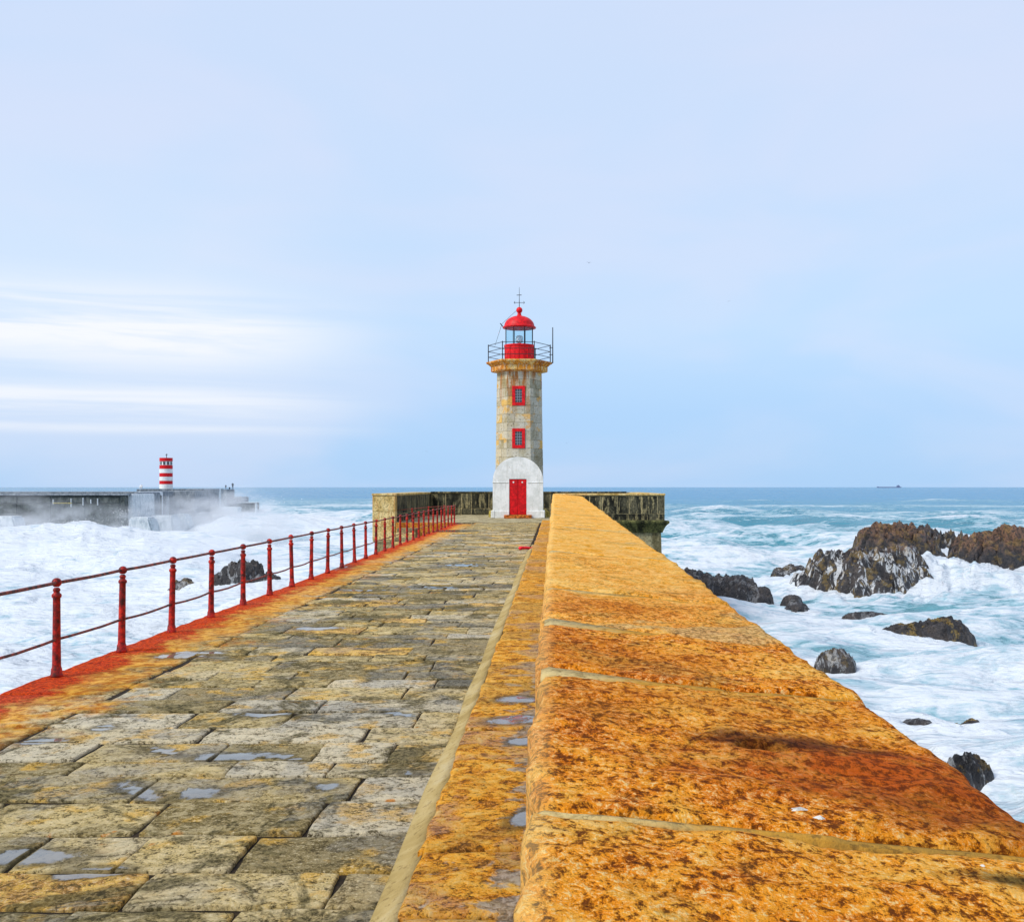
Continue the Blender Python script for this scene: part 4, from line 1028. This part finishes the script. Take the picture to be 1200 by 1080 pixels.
MB().tube([(.1, 0, pz(536.4)), (.1, 0, pz(531.5))], .07, 5).tube([(-.1, 0, pz(533)), (.35, 0, pz(532.4))], .06, 5).build('mast', 'black_metal', bea)

# people on the breakwater (small and far): one skinned body each
def person(label, loc, pose, mat, h=1.7):
    s = h/1.7
    if pose == 'stand':
        J = {'pel': (0, 0, .92, .15), 'ch': (0, 0, 1.25, .17), 'nk': (0, 0, 1.45, .07), 'hd': (0, -.02, 1.60, .105), 'sl': (-.2, 0, 1.38, .07), 'el': (-.27, -.05, 1.12, .05), 'hl': (-.22, -.25, 1.0, .04), 'sr': (.2, 0, 1.38, .07), 'er': (.27, -.02, 1.12, .05), 'hr': (.27, -.12, .88, .04), 'll': (-.1, 0, .85, .10), 'kl': (-.11, -.02, .47, .07), 'fl': (-.11, .0, .05, .05), 'tl': (-.11, -.13, .03, .04), 'lr': (.1, 0, .85, .10), 'kr': (.11, -.02, .47, .07), 'fr': (.12, 0, .05, .05), 'tr': (.12, -.13, .03, .04)}
    else:
        J = {'pel': (0, 0, .15, .15), 'ch': (0, -.08, .48, .17), 'nk': (0, -.12, .68, .07), 'hd': (0, -.16, .83, .105), 'sl': (-.2, -.08, .60, .07), 'el': (-.28, -.22, .40, .05), 'hl': (-.15, -.42, .42, .04), 'sr': (.2, -.08, .60, .07), 'er': (.28, -.22, .40, .05), 'hr': (.15, -.42, .42, .04), 'll': (-.1, -.05, .14, .10), 'kl': (-.14, -.42, .42, .07), 'fl': (-.13, -.52, .06, .05), 'tl': (-.13, -.64, .04, .04), 'lr': (.1, -.05, .14, .10), 'kr': (.14, -.42, .42, .07), 'fr': (.13, -.52, .06, .05), 'tr': (.13, -.64, .04, .04)}
    E = [('pel', 'ch'), ('ch', 'nk'), ('nk', 'hd'), ('ch', 'sl'), ('sl', 'el'), ('el', 'hl'), ('ch', 'sr'), ('sr', 'er'), ('er', 'hr'), ('pel', 'll'), ('ll', 'kl'), ('kl', 'fl'), ('fl', 'tl'), ('pel', 'lr'), ('lr', 'kr'), ('kr', 'fr'), ('fr', 'tr')]
    ks = list(J); me = bpy.data.meshes.new('person'); me.from_pydata([tuple(c*s for c in J[k][:3]) for k in ks], [(ks.index(a), ks.index(b_)) for a, b_ in E], [])
    o = add('person', me, mat); o.modifiers.new('skin', 'SKIN')
    for i, k in enumerate(ks): me.skin_vertices[0].data[i].radius = (J[k][3]*s, J[k][3]*s)
    me.skin_vertices[0].data[0].use_root = True
    sm_ = o.modifiers.new('sub', 'SUBSURF'); sm_.levels = 1; sm_.render_levels = 1
    o.location = loc; tag(o, label, 'person', 'people on the breakwater'); return o
zc = EYE-(573.1-570.5)/F*262
person('person in dark clothes standing at the outer tip of the breakwater, rightmost figure', ((272.7-650)/F*266, 266, zc), 'stand', 'cloth_dark', 1.72)
person('shorter dark figure standing left of the two others on the breakwater tip', ((264.6-650)/F*266, 266, zc), 'stand', 'cloth_dark', 1.2)
person('dark crouching person between the two standing figures on the breakwater tip', ((269.2-650)/F*266, 266, zc), 'sit', 'cloth_dark', 1.2)
zl_ = EYE-(572.6-570.5)/F*186
person('person in pale clothes sitting on the breakwater left of the beacon', ((165.9-650)/F*190, 190, zl_), 'sit', 'cloth_white', 1.7)

# ------------------------------------------------------------------ ship, birds, litter
SD = 9000.0
sh = empty('cargo_ship', ((1042-650)/F*SD, SD, SEA)); tag(sh, 'long low cargo ship on the horizon at right', 'ship')
hull = [(-105, -4), (96, -4), (105, 9), (90, 8), (-88, 8), (-105, 11)]
MB().prism(hull, -14, 14).build('hull', 'ship_hull', sh)
MB().box(68, 90, -12, 12, 8.1, 20, .5).build('superstructure', 'ship_hull', sh)
MB().box(76, 84, -4, 4, 20.1, 25, .5).build('funnel', 'ship_hull', sh)
def gull(px, py, D, span, bank, label):
    p0 = at(px, py, D); k = span/2
    pr = [(-k, -.02, .10*k), (-k*.55, .08*k, .28*k), (-.12*k, .05*k, .06*k), (0, 0, .05*k), (.12*k, .05*k, .06*k), (k*.55, .08*k, .28*k), (k, -.02, .10*k)]
    ch_ = [.04, .2, .26, .28, .26, .2, .04]
    v = []; 
    for (x, y, z), c_ in zip(pr, ch_): v += [(x, y-c_*k*.5, z), (x, y+c_*k*.5, z), (x, y, z-.05*k*(c_/.28)), (x, y, z+.02*k)]
    f = []
    for i in range(6):
        a, b_ = i*4, (i+1)*4
        f += [(a, a+3, b_+3, b_), (a+3, a+1, b_+1, b_+3), (a+1, a+2, b_+2, b_+1), (a+2, a, b_, b_+2)]
    bd = MB().addm(v, f); bd.lathe([(.01, -.55*k), (.09*k, -.3*k), (.12*k, 0), (.08*k, .3*k), (.015, .62*k)], 8)
    nv = len(v)
    for i in range(nv, len(bd.v)): x, y, z = bd.v[i]; bd.v[i] = (x, z, y+.03*k)
    o = bd.build('gull', 'gull', None, True); o.location = p0; o.rotation_euler = (0, R(bank), R(random.uniform(-40, 40))); tag(o, label, 'bird', 'gulls in the sky')
gull(690, 308, 240, 1.15, 10, 'largest gull, flying high in the sky right of the lighthouse top')
gull(854, 353, 330, .95, -20, 'small gull in the sky far right of the lighthouse')
gull(500, 529, 300, .8, 15, 'tiny gull low over the horizon left of the lighthouse')
gull(664, 519, 300, .7, -10, 'tiny gull just right of the lighthouse shaft')
gx_, gy_ = ground(614, 643.5, .02)
lt = MB().tube([(-.13, 0, .05), (-.05, .02, .06), (.10, .01, .055), (.20, -.02, .045)], .05, 8, .035).tube([(.19, -.02, .05), (.26, -.03, .07)], .02, 6)
o = lt.build('plastic_float', 'red_plastic', None, True); o.location = (gx_+.0, gy_, .0); o.rotation_euler = (0, 0, .5); tag(o, 'small bright red plastic float lying on the paving by the step', 'float')

# ------------------------------------------------------------------ spray and mist over the surf
def mist(px, py, D, rx, ry, rz, dens, seed):
    m, N, b = newmat('mist'); nt = N.t; nt.nodes.remove(b)
    tc = N.n('ShaderNodeTexCoord').outputs['Object']
    ln = N.n('ShaderNodeVectorMath', {0: tc}, operation='LENGTH').outputs['Value']
    fall = N.ss(ln, 1.0, .15)
    nz_ = N.ss(N.noise(N.vm('ADD', N.vm('MULTIPLY', tc, (1.6*rx/8, 1.6*ry/8, 1.6*rz/4)), (seed*3.3, 0, 0)), 1.2, 4, .6, .3), .36, .66)
    pv = N.n('ShaderNodeVolumePrincipled', {'Color': (.93, .96, 1, 1), 'Density': N.m('MULTIPLY', N.m('MULTIPLY', fall, nz_), dens), 'Anisotropy': .1})
    nt.links.new(pv.outputs[0], nt.nodes['Material Output'].inputs['Volume'])
    bm = bmesh.new(); bmesh.ops.create_icosphere(bm, subdivisions=3, radius=1); me = bpy.data.meshes.new('sea_mist'); bm.to_mesh(me); bm.free()
    p0 = at(px, py, D); o = add('sea_mist', me, m); o.location = p0; o.scale = (rx, ry, rz); tag(o, kind='stuff')
mist(70, 622, 136, 15, 6, 5.0, .20, 1)
mist(190, 618, 148, 14, 8, 6.0, .17, 2)
mist(262, 610, 172, 12, 9, 7.5, .30, 3)
mist(300, 625, 130, 9, 7, 5.5, .34, 4)
mist(15, 604, 145, 10, 4, 5, .12, 5)
mist(255, 650, 88, 9, 6, 3.4, .24, 6)
mist(110, 655, 95, 14, 7, 2.6, .20, 7)
g = np.random.default_rng(5); vs, fs = [], []
for (px, py, D, sx, hz, n) in ((75, 628, 134, 5, 1.6, 900), (118, 628, 134, 4, 1.1, 600), (148, 625, 138, 2.0, 2.4, 700), (225, 612, 165, 3, 2.0, 400), (255, 622, 150, 7, 2.5, 900), (312, 620, 150, 5, 3.5, 900), (300, 640, 110, 6, 2, 500)):
    c = at(px, py, D)
    for _ in range(n):
        t = g.random(); r = .02+.05*g.random()**3
        cc = np.array([c.x+g.normal(0, sx*.5)+.4*math.sin(t*20), c.y+g.normal(0, 1.0), SEA+.3+hz*g.random()**2.2*1.6])
        b0 = len(vs)
        for e in ((1, 0, 0), (-1, 0, 0), (0, 1, 0), (0, -1, 0), (0, 0, 1), (0, 0, -1)): vs.append(cc+np.array(e)*r)
        for q in ((0, 2, 4), (2, 1, 4), (1, 3, 4), (3, 0, 4), (2, 0, 5), (1, 2, 5), (3, 1, 5), (0, 3, 5)): fs.append(tuple(b0+k for k in q))
o = add('sea_spray', me_np('sea_spray', vs, fs), 'bird_white'); tag(o, kind='stuff')
